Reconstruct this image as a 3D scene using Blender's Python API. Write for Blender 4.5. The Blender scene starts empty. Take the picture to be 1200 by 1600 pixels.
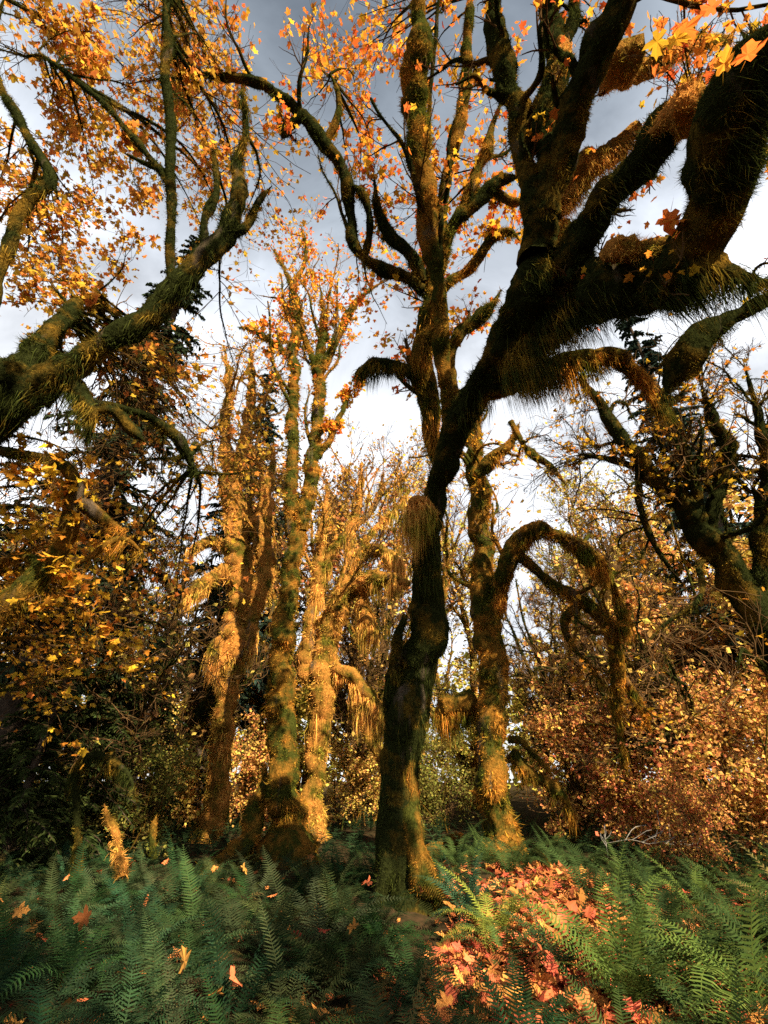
import bpy, math, random
import numpy as np
from mathutils import Matrix, Vector

# ------------------------------------------------------------------ camera, sky, sun, exposure
SC = bpy.context.scene
COL = SC.collection
F_PX, PITCH, CAM_H = 700.0, math.radians(31.0), 1.5       # focal length in photo pixels (1200 x 1600)
cam_data = bpy.data.cameras.new('camera')
cam_data.sensor_fit = 'VERTICAL'; cam_data.sensor_height = 36.0; cam_data.lens = 36.0 * F_PX / 1600.0
cam_data.clip_start = 0.05; cam_data.clip_end = 1000
cam = bpy.data.objects.new('camera', cam_data); COL.objects.link(cam)
cam.location = (0, 0, CAM_H); cam.rotation_euler = (math.pi / 2 + PITCH, 0, 0)
SC.camera = cam

SUN_DIR = Vector((0.45, -0.68, 0.64)).normalized()         # towards the sun
sun_el = math.asin(SUN_DIR.z); sun_az = math.atan2(SUN_DIR.x, SUN_DIR.y)
sd = bpy.data.lights.new('sun', 'SUN'); sd.energy = 5.0; sd.angle = math.radians(0.5); sd.color = (1.0, 0.84, 0.60)
so = bpy.data.objects.new('sun', sd); COL.objects.link(so)
so.rotation_euler = SUN_DIR.to_track_quat('Z', 'Y').to_euler()

world = bpy.data.worlds.new('World'); SC.world = world; world.use_nodes = True
wt = world.node_tree; wt.nodes.clear()
def wn(t, **k):
    n = wt.nodes.new(t)
    for a, b in k.items(): setattr(n, a, b)
    return n
w_out = wn('ShaderNodeOutputWorld'); w_bg = wn('ShaderNodeBackground'); w_bg.inputs['Strength'].default_value = 0.092
w_sky = wn('ShaderNodeTexSky'); w_sky.sky_type = 'NISHITA'; w_sky.sun_disc = False
w_sky.sun_elevation = sun_el; w_sky.sun_rotation = sun_az
w_tc = wn('ShaderNodeTexCoord'); w_sep = wn('ShaderNodeSeparateXYZ')
w_map = wn('ShaderNodeMapping'); w_map.inputs['Scale'].default_value = (1.6, 2.6, 2.0); w_map.inputs['Rotation'].default_value = (0.3, 0.2, 0.6)
w_noise = wn('ShaderNodeTexNoise'); w_noise.inputs['Scale'].default_value = 2.2; w_noise.inputs['Detail'].default_value = 7; w_noise.inputs['Roughness'].default_value = 0.55; w_noise.inputs['Distortion'].default_value = 0.4
w_el = wn('ShaderNodeValToRGB')                            # overcast: bright low down, grey cloud deck overhead
er = w_el.color_ramp; er.elements[0].position = 0.30; er.elements[0].color = (3.8, 3.85, 3.95, 1)
er.elements[1].position = 1.0; er.elements[1].color = (0.62, 0.72, 0.81, 1)
e = er.elements.new(0.70); e.color = (3.6, 3.7, 3.82, 1)
e = er.elements.new(0.81); e.color = (2.55, 2.7, 2.9, 1)
e = er.elements.new(0.90); e.color = (1.32, 1.47, 1.62, 1)
w_cl = wn('ShaderNodeMapRange'); w_cl.inputs['From Min'].default_value = 0.30; w_cl.inputs['From Max'].default_value = 0.72
w_cl.inputs['To Min'].default_value = 0.62; w_cl.inputs['To Max'].default_value = 1.38
w_mul = wn('ShaderNodeVectorMath', operation='SCALE')
w_mix = wn('ShaderNodeMix', data_type='RGBA'); w_mix.inputs['Factor'].default_value = 0.90
L = wt.links.new
L(w_tc.outputs['Generated'], w_sep.inputs[0]); L(w_sep.outputs['Z'], w_el.inputs['Fac'])
L(w_tc.outputs['Generated'], w_map.inputs[0]); L(w_map.outputs[0], w_noise.inputs['Vector'])
L(w_noise.outputs['Fac'], w_cl.inputs['Value']); L(w_el.outputs['Color'], w_mul.inputs[0]); L(w_cl.outputs[0], w_mul.inputs['Scale'])
L(w_sky.outputs[0], w_mix.inputs['A']); L(w_mul.outputs[0], w_mix.inputs['B'])
L(w_mix.outputs['Result'], w_bg.inputs['Color']); L(w_bg.outputs[0], w_out.inputs['Surface'])

vs = SC.view_settings
vs.view_transform = 'Standard'; vs.look = 'None'; vs.exposure = 1.9; vs.gamma = 1.0; vs.use_curve_mapping = False
SC.render.engine = 'CYCLES'
cy = SC.cycles
cy.max_bounces = 4; cy.diffuse_bounces = 2; cy.glossy_bounces = 1; cy.transmission_bounces = 2; cy.transparent_max_bounces = 4
cy.caustics_reflective = False; cy.caustics_refractive = False
try: cy.use_denoising = False; cy.denoiser = 'OPENIMAGEDENOISE'
except Exception: pass

# ------------------------------------------------------------------ helpers
rng = np.random.default_rng(11)
CP, SP = math.cos(PITCH), math.sin(PITCH)
CAMV = np.array([0.0, 0.0, CAM_H])
def ray(px, py):
    u = (px - 600.0) / F_PX; v = (800.0 - py) / F_PX
    return np.array([u, CP - v * SP, SP + v * CP])
def at(px, py, t):
    """photo pixel -> world point; t > 0 is the depth, t < 0 is minus the horizontal distance"""
    d = ray(px, py)
    if t < 0: t = -t / d[1]
    return CAMV + d * t, t
def ground_z(x, y):
    x = np.asarray(x, float); y = np.asarray(y, float)
    z = 0.07 * np.sin(x * 0.9 + 1.3) * np.cos(y * 0.7) + 0.05 * np.sin(x * 2.1 - y * 1.3)
    z = z + 0.32 * np.exp(-(((x - 2.3) / 1.5) ** 2 + ((y - 9.6) / 1.8) ** 2))
    return z + 0.25 * np.clip((y - 12) / 10, 0, 3)
def on_ground(px, py):
    d = ray(px, py); t = 1.0
    for _ in range(40):
        p = CAMV + d * t
        t += (p[2] - float(ground_z(p[0], p[1]))) / max(0.05, -d[2])
    return CAMV + d * t

def _h(i):
    i = i.astype(np.int64)
    x = (i[..., 0] * 73856093 ^ i[..., 1] * 19349663 ^ i[..., 2] * 83492791) & 0xffffffff
    x = ((x ^ (x >> 13)) * 1274126177) & 0xffffffff
    x = ((x ^ (x >> 15)) * 2246822519) & 0xffffffff
    return ((x ^ (x >> 16)) & 0xffff) / 32767.5 - 1
def vnoise(p):
    i = np.floor(p); f = p - i; f = f * f * (3 - 2 * f); i = i.astype(np.int64)
    r = 0
    for a in (0, 1):
        for b in (0, 1):
            for c in (0, 1):
                w = (f[..., 0] if a else 1 - f[..., 0]) * (f[..., 1] if b else 1 - f[..., 1]) * (f[..., 2] if c else 1 - f[..., 2])
                r = r + w * _h(i + np.array([a, b, c]))
    return r
def unit(v): return v / np.maximum(np.linalg.norm(v, axis=-1, keepdims=True), 1e-9)

class Geo:
    """collects vertices and faces (all triangles / all quads blocks), builds one mesh"""
    def __init__(s): s.v = []; s.f = []; s.n = 0; s.m = []; s.sm = []
    def add(s, v, f, mat=0, smooth=False):
        v = np.asarray(v, np.float32).reshape(-1, 3); f = np.asarray(f, np.int64)
        s.v.append(v); s.f.append(f + s.n); s.m.append(np.full(len(f), mat, np.int32)); s.sm.append(np.full(len(f), smooth, bool)); s.n += len(v)
    def tris(s): return sum(len(f) * (f.shape[1] - 2) for f in s.f)
    def mesh(s, name, mats, origin=(0, 0, 0)):
        me = bpy.data.meshes.new(name)
        if s.n:
            v = np.concatenate(s.v) - np.asarray(origin, np.float32)
            me.vertices.add(len(v)); me.vertices.foreach_set('co', v.astype(np.float32).ravel())
            li = np.concatenate([f.ravel() for f in s.f]).astype(np.int32)
            sz = np.concatenate([np.full(len(f), f.shape[1], np.int32) for f in s.f])
            me.loops.add(len(li)); me.loops.foreach_set('vertex_index', li)
            me.polygons.add(len(sz)); me.polygons.foreach_set('loop_start', np.concatenate([[0], np.cumsum(sz)[:-1]]).astype(np.int32))
            me.polygons.foreach_set('material_index', np.concatenate(s.m))
            me.polygons.foreach_set('use_smooth', np.concatenate(s.sm))
            me.update(calc_edges=True)
        for m in mats: me.materials.append(m)
        return me
TRI = [0]
def link(name, me, parent=None, loc=(0, 0, 0)):
    o = bpy.data.objects.new(name, me); COL.objects.link(o); o.location = loc
    if parent is not None: o.parent = parent
    return o
def part(name, geo, mats, parent, origin, kind=None, label=None):
    TRI[0] += geo.tris()
    o = link(name, geo.mesh(name, mats, origin), parent)
    if kind: o['kind'] = kind
    if label: o['label'] = label
    return o
def thing(name, label, cat, loc, group=None, rz=0.0, scale=1.0):
    o = link(name, None, None, loc); o.rotation_euler = (0, 0, rz); o.scale = (scale,) * 3
    o['label'] = label; o['category'] = cat
    if group: o['group'] = group
    return o

# ------------------------------------------------------------------ materials
def new_mat(name):
    m = bpy.data.materials.new(name); m.use_nodes = True; m.node_tree.nodes.clear(); return m, m.node_tree
def nd(nt, t, **k):
    n = nt.nodes.new(t)
    for a, b in k.items():
        if a in n.inputs.keys(): n.inputs[a].default_value = b
        else: setattr(n, a, b)
    return n
def mixrgb(nt, fac, a, b):
    n = nt.nodes.new('ShaderNodeMix'); n.data_type = 'RGBA'
    for k, v in (('Factor', fac), ('A', a), ('B', b)):
        if hasattr(v, 'links') or isinstance(v, bpy.types.NodeSocket): nt.links.new(v, n.inputs[k])
        else: n.inputs[k].default_value = v if k == 'Factor' else (*v, 1)
    return n.outputs['Result']
def math2(nt, op, a, b=None, clamp=False):
    n = nt.nodes.new('ShaderNodeMath'); n.operation = op; n.use_clamp = clamp
    for i, v in enumerate((a, b)):
        if v is None: continue
        if isinstance(v, bpy.types.NodeSocket): nt.links.new(v, n.inputs[i])
        else: n.inputs[i].default_value = v
    return n.outputs[0]
def noise(nt, vec, scale, detail=3, rough=0.5):
    n = nt.nodes.new('ShaderNodeTexNoise'); n.inputs['Scale'].default_value = scale; n.inputs['Detail'].default_value = detail; n.inputs['Roughness'].default_value = rough
    nt.links.new(vec, n.inputs['Vector']); return n.outputs['Fac']
def rmap(nt, v, a, b, c=0.0, d=1.0):
    n = nt.nodes.new('ShaderNodeMapRange'); nt.links.new(v, n.inputs['Value'])
    for k, x in zip(('From Min', 'From Max', 'To Min', 'To Max'), (a, b, c, d)): n.inputs[k].default_value = x
    return n.outputs[0]
def finish(nt, col, trans=0.35, bump=None, tcol=None):
    out = nd(nt, 'ShaderNodeOutputMaterial'); d = nd(nt, 'ShaderNodeBsdfDiffuse'); nt.links.new(col, d.inputs['Color'])
    if bump: nt.links.new(bump, d.inputs['Normal'])
    if trans > 0:
        t = nd(nt, 'ShaderNodeBsdfTranslucent'); nt.links.new(tcol or col, t.inputs['Color'])
        m = nd(nt, 'ShaderNodeMixShader'); m.inputs['Fac'].default_value = trans
        nt.links.new(d.outputs[0], m.inputs[1]); nt.links.new(t.outputs[0], m.inputs[2]); nt.links.new(m.outputs[0], out.inputs['Surface'])
    else: nt.links.new(d.outputs[0], out.inputs['Surface'])

def moss_material(name, green, gold, lo, hi, trans=0.3, strand=True):
    """moss: green and ochre patches (patch position by noise), per-strand variation"""
    m, nt = new_mat(name); g = nd(nt, 'ShaderNodeNewGeometry'); pos = g.outputs['Position']
    f = rmap(nt, noise(nt, pos, 1.9, 5, 0.65), lo, hi)
    c = mixrgb(nt, f, green, gold)
    if strand:
        r = g.outputs['Random Per Island']
        hs = nd(nt, 'ShaderNodeHueSaturation'); nt.links.new(c, hs.inputs['Color'])
        nt.links.new(rmap(nt, r, 0, 1, 0.485, 0.515), hs.inputs['Hue']); nt.links.new(rmap(nt, math2(nt, 'FRACT', math2(nt, 'MULTIPLY', r, 7.31)), 0, 1, 0.3, 1.7), hs.inputs['Value'])
        finish(nt, hs.outputs[0], trans)
    else:
        v = rmap(nt, noise(nt, pos, 26, 5, 0.7), 0.3, 0.75, 0.25, 1.15)
        hs = nd(nt, 'ShaderNodeHueSaturation'); nt.links.new(c, hs.inputs['Color']); nt.links.new(v, hs.inputs['Value'])
        mp = nd(nt, 'ShaderNodeMapping'); mp.inputs['Scale'].default_value = (1, 1, 0.12); nt.links.new(pos, mp.inputs[0])
        bark = rmap(nt, noise(nt, mp.outputs[0], 16, 5, 0.7), 0.3, 0.7, 0.3, 1.2)
        bc = mixrgb(nt, bark, (0.016, 0.013, 0.009), (0.085, 0.062, 0.042))
        pf = rmap(nt, noise(nt, mp.outputs[0], 2.7, 4, 0.6), 0.60, 0.70)
        c2 = mixrgb(nt, pf, hs.outputs[0], bc)
        b = nd(nt, 'ShaderNodeBump'); b.inputs['Strength'].default_value = 0.9; b.inputs['Distance'].default_value = 0.03
        nt.links.new(math2(nt, 'ADD', noise(nt, pos, 40, 4, 0.7), bark), b.inputs['Height'])
        finish(nt, c2, 0.0, b.outputs[0])
    return m
def leaf_material(name, col, tcol=None, trans=0.45, hue=0.035, use_object_color=False, sat=1.0, vlo=.55, vhi=1.35):
    m, nt = new_mat(name); g = nd(nt, 'ShaderNodeNewGeometry'); r = g.outputs['Random Per Island']
    hs = nd(nt, 'ShaderNodeHueSaturation')
    oi = nd(nt, 'ShaderNodeObjectInfo')
    if use_object_color: nt.links.new(oi.outputs['Color'], hs.inputs['Color'])
    else: hs.inputs['Color'].default_value = (*col, 1)
    rr = math2(nt, 'FRACT', math2(nt, 'ADD', r, oi.outputs['Random']))
    nt.links.new(rmap(nt, rr, 0, 1, 0.5 - hue, 0.5 + hue), hs.inputs['Hue'])
    nt.links.new(rmap(nt, math2(nt, 'FRACT', math2(nt, 'MULTIPLY', rr, 9.7)), 0, 1, vlo, vhi), hs.inputs['Value'])
    hs.inputs['Saturation'].default_value = sat
    spots = noise(nt, g.outputs['Position'], 55, 2)
    c = mixrgb(nt, rmap(nt, spots, 0.62, 0.8, 0, 0.6), hs.outputs[0], (0.10, 0.03, 0.01))
    finish(nt, c, trans); return m

M = {}
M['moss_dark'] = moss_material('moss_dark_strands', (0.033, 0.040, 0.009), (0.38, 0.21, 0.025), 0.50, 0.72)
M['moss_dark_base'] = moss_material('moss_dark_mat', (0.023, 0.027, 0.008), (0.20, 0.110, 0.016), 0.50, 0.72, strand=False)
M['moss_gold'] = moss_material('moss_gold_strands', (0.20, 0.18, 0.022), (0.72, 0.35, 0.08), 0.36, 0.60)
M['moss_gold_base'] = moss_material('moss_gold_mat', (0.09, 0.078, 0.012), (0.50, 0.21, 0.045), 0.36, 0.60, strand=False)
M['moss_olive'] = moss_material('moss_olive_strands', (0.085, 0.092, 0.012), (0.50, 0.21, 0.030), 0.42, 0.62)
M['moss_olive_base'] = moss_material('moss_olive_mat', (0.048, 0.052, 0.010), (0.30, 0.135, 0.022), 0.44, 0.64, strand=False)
M['leaf_orange'] = leaf_material('maple_leaf_orange', (0.66, 0.26, 0.03), hue=.04)
M['leaf_amber'] = leaf_material('maple_leaf_amber', (0.64, 0.30, 0.045), hue=.035, vlo=.4, vhi=1.3)
M['leaf_gold'] = leaf_material('maple_leaf_gold', (0.60, 0.30, 0.03), hue=0.03)
M['leaf_tint'] = leaf_material('maple_leaf_tinted', (1, 1, 1), use_object_color=True, hue=0.045, vlo=.35, vhi=1.4)
M['leaf_fallen'] = leaf_material('fallen_leaf', (0.50, 0.165, 0.055), trans=0.2, hue=0.03, vlo=.2, vhi=1.3)
M['needle'] = leaf_material('conifer_needles', (1, 1, 1), use_object_color=True, trans=0.2, hue=0.02)
M['fern'] = leaf_material('fern_frond', (0.045, 0.10, 0.05), use_object_color=True, trans=0.35, hue=0.015, vlo=.8, vhi=1.2)
def twig_material():
    m, nt = new_mat('twig_bark'); g = nd(nt, 'ShaderNodeNewGeometry')
    c = mixrgb(nt, noise(nt, g.outputs['Position'], 9, 3), (0.035, 0.026, 0.014), (0.14, 0.075, 0.030)); finish(nt, c, 0.0); return m
M['twig'] = twig_material()
def simple_noise_mat(name, a, b, sc):
    m, nt = new_mat(name); g = nd(nt, 'ShaderNodeNewGeometry')
    n = noise(nt, g.outputs['Position'], sc, 5, 0.65)
    bp = nd(nt, 'ShaderNodeBump'); bp.inputs['Strength'].default_value = 0.8; bp.inputs['Distance'].default_value = 0.02; nt.links.new(n, bp.inputs['Height'])
    finish(nt, mixrgb(nt, rmap(nt, n, 0.3, 0.7), a, b), 0.0, bp.outputs[0]); return m
M['ground'] = simple_noise_mat('forest_soil', (0.010, 0.013, 0.006), (0.050, 0.030, 0.016), 6)
M['deadwood'] = simple_noise_mat('bleached_wood', (0.11, 0.10, 0.085), (0.26, 0.24, 0.21), 12)
M['bark'] = simple_noise_mat('conifer_bark', (0.018, 0.014, 0.010), (0.07, 0.05, 0.035), 7)

# ------------------------------------------------------------------ curves and tubes
def spline(ctrl, step=None, n=None):
    """Catmull-Rom through rows (x, y, z, r); resampled evenly along its length"""
    c = np.asarray(ctrl, float)
    if len(c) == 2: c = np.array([c[0], (c[0] + c[1]) / 2, c[1]])
    p = np.vstack([2 * c[0] - c[1], c, 2 * c[-1] - c[-2]]); out = []
    for i in range(1, len(p) - 2):
        t = np.linspace(0, 1, 16, endpoint=False)[:, None]
        a, b, d, e = p[i - 1], p[i], p[i + 1], p[i + 2]
        out.append(0.5 * (2 * b + (d - a) * t + (2 * a - 5 * b + 4 * d - e) * t ** 2 + (3 * b - a - 3 * d + e) * t ** 3))
    q = np.vstack(out + [c[-1:]])
    s = np.concatenate([[0], np.cumsum(np.linalg.norm(np.diff(q[:, :3], axis=0), axis=1))])
    if n is None: n = max(4, int(s[-1] / step) + 1)
    u = np.linspace(0, s[-1], n)
    q = np.stack([np.interp(u, s, q[:, k]) for k in range(4)], 1)
    q[:, 3] = np.maximum(q[:, 3], 0.004)
    return q[:, :3], q[:, 3]
def frames(P):
    """P (n, K, 3) -> tangents and a parallel-transported normal pair"""
    T = unit(np.gradient(P, axis=1)); n, K, _ = P.shape
    ref = np.where(np.abs(T[:, 0, 2:3]) > 0.8, np.array([1.0, 0, 0]), np.array([0, 0, 1.0]))
    N = np.zeros_like(P); N[:, 0] = unit(ref - (ref * T[:, 0]).sum(-1, keepdims=True) * T[:, 0])
    for k in range(1, K):
        v = N[:, k - 1]; N[:, k] = unit(v - (v * T[:, k]).sum(-1, keepdims=True) * T[:, k])
    return T, N, np.cross(T, N)
def grid_tube(P, R, M_=6, amp=0.0, freq=2.0):
    """surface points (n, K, M, 3) and outward normals"""
    T, N, B = frames(P); a = np.linspace(0, 2 * np.pi, M_, endpoint=False)
    D = N[:, :, None] * np.cos(a)[None, None, :, None] + B[:, :, None] * np.sin(a)[None, None, :, None]
    r = R[:, :, None] * np.ones(M_)
    if amp:
        S = P[:, :, None] + D * r[..., None]
        r = r * (1 + amp * vnoise(S * freq) + 0.55 * amp * vnoise(S * freq * 2.7 + 31.7) + 0.3 * amp * vnoise(S * freq * 6.1 + 7.3))
    return P[:, :, None] + D * r[..., None], D
def tube_faces(n, K, M_):
    k = np.arange(K - 1)[:, None]; m = np.arange(M_)[None]
    q = np.stack([k * M_ + m, k * M_ + (m + 1) % M_, (k + 1) * M_ + (m + 1) % M_, (k + 1) * M_ + m], -1).reshape(-1, 4)
    return (q[None] + (np.arange(n) * K * M_)[:, None, None]).reshape(-1, 4)
def add_tubes(geo, P, R, M_=4, amp=0, freq=2, mat=0):
    G, D = grid_tube(P, R, M_, amp, freq)
    geo.add(G, tube_faces(*G.shape[:3]), mat, True); return G, D

def blades(geo, base, d0, d1, Ln, w, mat=0, bent=True):
    """strand triangles: base point, first and second half direction, length, half width"""
    n = len(base)
    side = unit(np.cross(d0, rng.normal(size=(n, 3)))) * w[:, None]
    if not bent:
        v = np.stack([base - side, base + side, base + d0 * Ln[:, None]], 1)
        geo.add(v, np.arange(n * 3).reshape(n, 3), mat); return
    mid = base + d0 * (Ln * .45)[:, None]; tip = mid + d1 * (Ln * .55)[:, None]
    v = np.stack([base - side, base + side, mid + side * .8, mid - side * .8, tip], 1)
    o = np.arange(n)[:, None] * 5
    geo.add(v, np.concatenate([o + [0, 1, 2], o + [0, 2, 3], o + [3, 2, 4]]), mat)
DOWN = np.array([0, 0, -1.0])
def fuzz(geo, G, D, depth, cov=1.2, length=None, hang=0.6, mat=0, maxn=90000):
    """short shaggy moss over a tube grid G (n, K, M, 3)"""
    n, K, M_, _ = G.shape
    ring = np.linalg.norm(np.diff(np.concatenate([G, G[:, :, :1]], 2), axis=2), axis=-1).sum(2)
    seg = np.linalg.norm(np.diff(G.mean(2), axis=1), axis=-1)
    area = (ring[:, :-1] * seg)
    w = np.clip(depth / 448 * 0.40, 0.0025, 0.016); Lm = (length or np.clip(0.012 * depth * .8, 0.05, 0.14)) * .8
    N = int(min(maxn, area.sum() * cov / (w * Lm)))
    if N < 3: return
    idx = rng.choice(area.size, N, p=(area / area.sum()).ravel()); i, k = idx // (K - 1), idx % (K - 1)
    f = rng.random(N)[:, None]; ma = rng.random(N) * M_; m0 = ma.astype(int) % M_; g = (ma % 1)[:, None]; m1 = (m0 + 1) % M_
    p = (G[i, k, m0] * (1 - g) + G[i, k, m1] * g) * (1 - f) + (G[i, k + 1, m0] * (1 - g) + G[i, k + 1, m1] * g) * f
    nn = unit(D[i, k, m0] * (1 - g) + D[i, k, m1] * g)
    patch = vnoise(p * 2.3 + 5); keep = patch + rng.random(N) * .9 > -0.25
    p, nn, patch = p[keep], nn[keep], patch[keep]; N = len(p)
    d0 = unit(nn * 0.50 + DOWN * hang * 0.45 + rng.normal(size=(N, 3)) * 0.50)
    Ln = Lm * rng.uniform(0.3, 1.5, N) * np.clip(1 + 0.9 * patch, .3, 2) * (.55 + 1.2 * np.clip(vnoise(p * 9 + 3), 0, 1))
    blades(geo, p - nn * 0.01, d0, unit(d0 + DOWN * hang), Ln, w * rng.uniform(.6, 1.3, N), mat, bent=False)
def beards(geo, P, R, depth, per_m=6, Lmax=0.5, strands=40, mat=0, patch=0.0, seed=0.0):
    """clumped hanging moss below limbs P (n, K, 3): every clump tapers to a ragged point"""
    n, K, _ = P.shape
    for a in range(n):
        s = np.concatenate([[0], np.cumsum(np.linalg.norm(np.diff(P[a], axis=0), axis=1))])
        nc = rng.poisson(per_m * s[-1])
        if nc == 0: continue
        u = np.sort(rng.random(nc)) * s[-1]
        c = np.stack([np.interp(u, s, P[a, :, j]) for j in range(3)], 1); rr = np.interp(u, s, R[a])
        steep = np.abs(np.interp(u, s, unit(np.gradient(P[a], axis=0))[:, 2]))
        amt = np.clip(vnoise(c * 1.7 + seed) * 1.3 + 0.42 + patch, 0.05, 1.0) * rng.uniform(.3, 1.15, nc)
        Lc = Lmax * amt
        N = nc * strands; j = np.repeat(np.arange(nc), strands)
        off = rng.normal(size=(N, 3)) * np.array([0.55, 0.55, 0.28]); off[:, 2] -= 0.75
        b = c[j] + unit(off) * (rr[j] * rng.uniform(.75, 1.02, N))[:, None] + rng.normal(size=(N, 3)) * 0.03
        Ln = Lc[j] * rng.uniform(0.35, 1.15, N)
        tip = c[j] + rng.normal(size=(N, 3)) * 0.05 * (0.4 + rr[j] * 2)[:, None]; tip[:, 2] = b[:, 2] - Ln
        cd = rng.normal(size=(nc, 2)) * 0.05; tip[:, :2] = b[:, :2] * 0.48 + tip[:, :2] * 0.52 + cd[j] + rng.normal(size=(N, 2)) * .02
        d = tip - b; mid_d = unit(unit(b - c[j]) * 0.30 + d / np.maximum(Ln, .02)[:, None] + rng.normal(size=(N, 3)) * .16)
        w = np.clip(depth / 448 * 0.29, 0.0022, 0.010) * rng.uniform(.6, 1.3, N)
        blades(geo, b, mid_d, unit(d), Ln, w, mat)

# ------------------------------------------------------------------ branching
def children(P, R, m, ang=(30, 70), lenf=(.3, .6), K=7, up=0.0, wob=.16, tmin=.25, rf=.6, lmin=0.05, lmax=9, r_end=.25):
    n, Kp, _ = P.shape
    PL = np.linalg.norm(np.diff(P, axis=1), axis=-1).sum(1)
    i = np.repeat(np.arange(n), m); N = len(i); t = rng.uniform(tmin, .98, N) * (Kp - 1); k = np.minimum(t.astype(int), Kp - 2); f = (t - k)[:, None]
    p = P[i, k] * (1 - f) + P[i, k + 1] * f; r = (R[i, k] * (1 - f[:, 0]) + R[i, k + 1] * f[:, 0])
    T = unit(P[i, k + 1] - P[i, k]); perp = unit(np.cross(T, rng.normal(size=(N, 3))))
    a = np.radians(rng.uniform(*ang, N))[:, None]
    d = unit(np.cos(a) * T + np.sin(a) * perp + np.array([0, 0, up]))
    Ln = np.clip(PL[i] * rng.uniform(*lenf, N) * (1.15 - .5 * t / Kp), lmin, lmax)
    return walk(p, d, Ln, r * rf, K, up, wob, r_end), i
def walk(p, d, Ln, r, K=7, up=0.0, wob=.16, r_end=.25):
    N = len(p); out = [p]; 
    for k in range(K - 1):
        d = unit(d + rng.normal(size=(N, 3)) * wob + np.array([0, 0, up * .25])); out.append(out[-1] + d * (Ln / (K - 1))[:, None])
    P = np.stack(out, 1); R = np.maximum(r[:, None], 0.0015) * np.linspace(1, r_end, K)[None]
    return P, R
def toward(starts, ends, r, K=9, sag=0.1, wob=.06):
    """curved branches from starts to ends"""
    n = len(starts); t = np.linspace(0, 1, K)[None, :, None]; D = np.linalg.norm(ends - starts, axis=1)[:, None, None]
    P = starts[:, None] * (1 - t) + ends[:, None] * t
    side = unit(rng.normal(size=(n, 3)))[:, None]
    P = P + side * np.sin(np.pi * t) * D * .10 + np.array([0, 0, 1.0]) * np.sin(np.pi * t) * D * sag
    w = np.cumsum(rng.normal(size=(n, K, 3)), 1) * wob * D / K; w -= w[:, :1]
    return P + w, r[:, None] * np.linspace(1, .22, K)[None]

# ------------------------------------------------------------------ leaves
def maple_outline(fine=True):
    """(x across, y along) outline of a five-lobed maple leaf, stalk at the origin, length 1"""
    half = [(0.03, 0.02), (0.16, -0.10), (0.36, -0.02), (0.30, 0.10), (0.24, 0.20), (0.50, 0.30), (0.62, 0.52), (0.42, 0.50), (0.34, 0.54), (0.19, 0.46), (0.24, 0.66), (0.30, 0.78), (0.13, 0.80), (0.0, 1.0)]
    if not fine: half = [(0.03, 0.02), (0.36, -0.02), (0.31, 0.20), (0.60, 0.50), (0.26, 0.50), (0.22, 0.76), (0.0, 1.0)]
    return np.array(half + [(-x, y) for x, y in half[-2::-1]])
def leaf_template(kind):
    if kind == 'far':
        v = np.array([(0, 0, 0), (.42, .45, .10), (0, 1, 0), (-.42, .45, .10)]); return v, np.array([[0, 1, 2], [0, 2, 3]])
    o = maple_outline(kind == 'near'); n = len(o)
    z = 0.16 * np.abs(o[:, 0]) - 0.28 * (o[:, 1] - .35) ** 2
    v = np.vstack([np.column_stack([o, z]), [[0, .30, 0]]])
    f = np.array([[n, i, (i + 1) % n] for i in range(n)])
    return v, f
TPL = {k: leaf_template(k) for k in ('near', 'mid', 'far')}
def rot_frames(N, dirs=None, flat=0.5, droop=0.3):
    """leaf frames: columns across, along, normal"""
    al = rng.normal(size=(N, 3)); al[:, 2] = al[:, 2] * .5 - droop
    if dirs is not None: al = al * .8 + dirs
    al = unit(al); nr = rng.normal(size=(N, 3)) * (1 - flat) + np.array([0.15, -0.12, 1.0]) * flat
    ac = unit(np.cross(al, nr)); nr = np.cross(ac, al)
    return np.stack([ac, al, nr], -1)
def add_leaves(geo, pos, size, kind='mid', mat=0, flat=.5, droop=.3, dirs=None):
    v, f = TPL[kind]; N = len(pos)
    if N == 0: return
    Fm = rot_frames(N, dirs, flat, droop)
    vv = v[None] * size[:, None, None] * np.array([1, 1, 1.0]); vv = vv * np.stack([np.ones(N), np.ones(N), rng.uniform(-1.2, 1.8, N)], 1)[:, None]
    V = np.einsum('nij,nkj->nki', Fm, vv) + pos[:, None]
    geo.add(V, (f[None] + (np.arange(N) * len(v))[:, None, None]).reshape(-1, 3), mat)
LEAF_MESH = {}
def leaf_mesh(mat):
    if mat not in LEAF_MESH:
        out = []
        for q in range(4):
            v, f = TPL['near']; v = v.copy(); v[:, 2] = v[:, 2] * (0.4 + 0.7 * q) + 0.08 * np.sin(v[:, 0] * 7 + q) + rng.normal(size=len(v)) * .02
            g = Geo(); g.add(v, f)
            st = np.array([(-.012, 0, 0), (.012, 0, 0), (0.05 * (q - 1.5), -.55, -.05 * q)]); g.add(st, [[0, 1, 2]])
            out.append(g.mesh('leaf', [M[mat]]))
        LEAF_MESH[mat] = out
    return LEAF_MESH[mat]
def single_leaf(name, pos, size, mat, parent=None, origin=(0, 0, 0), flat=.5, droop=.3):
    o = link(name, leaf_mesh(mat)[rng.integers(4)], parent)
    Fm = rot_frames(1, None, flat, droop)[0]; m = Matrix.Identity(4)
    for a in range(3):
        for b in range(3): m[a][b] = Fm[a, b] * size
        m[a][3] = pos[a] - origin[a]
    o.matrix_basis = m; return o

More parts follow.
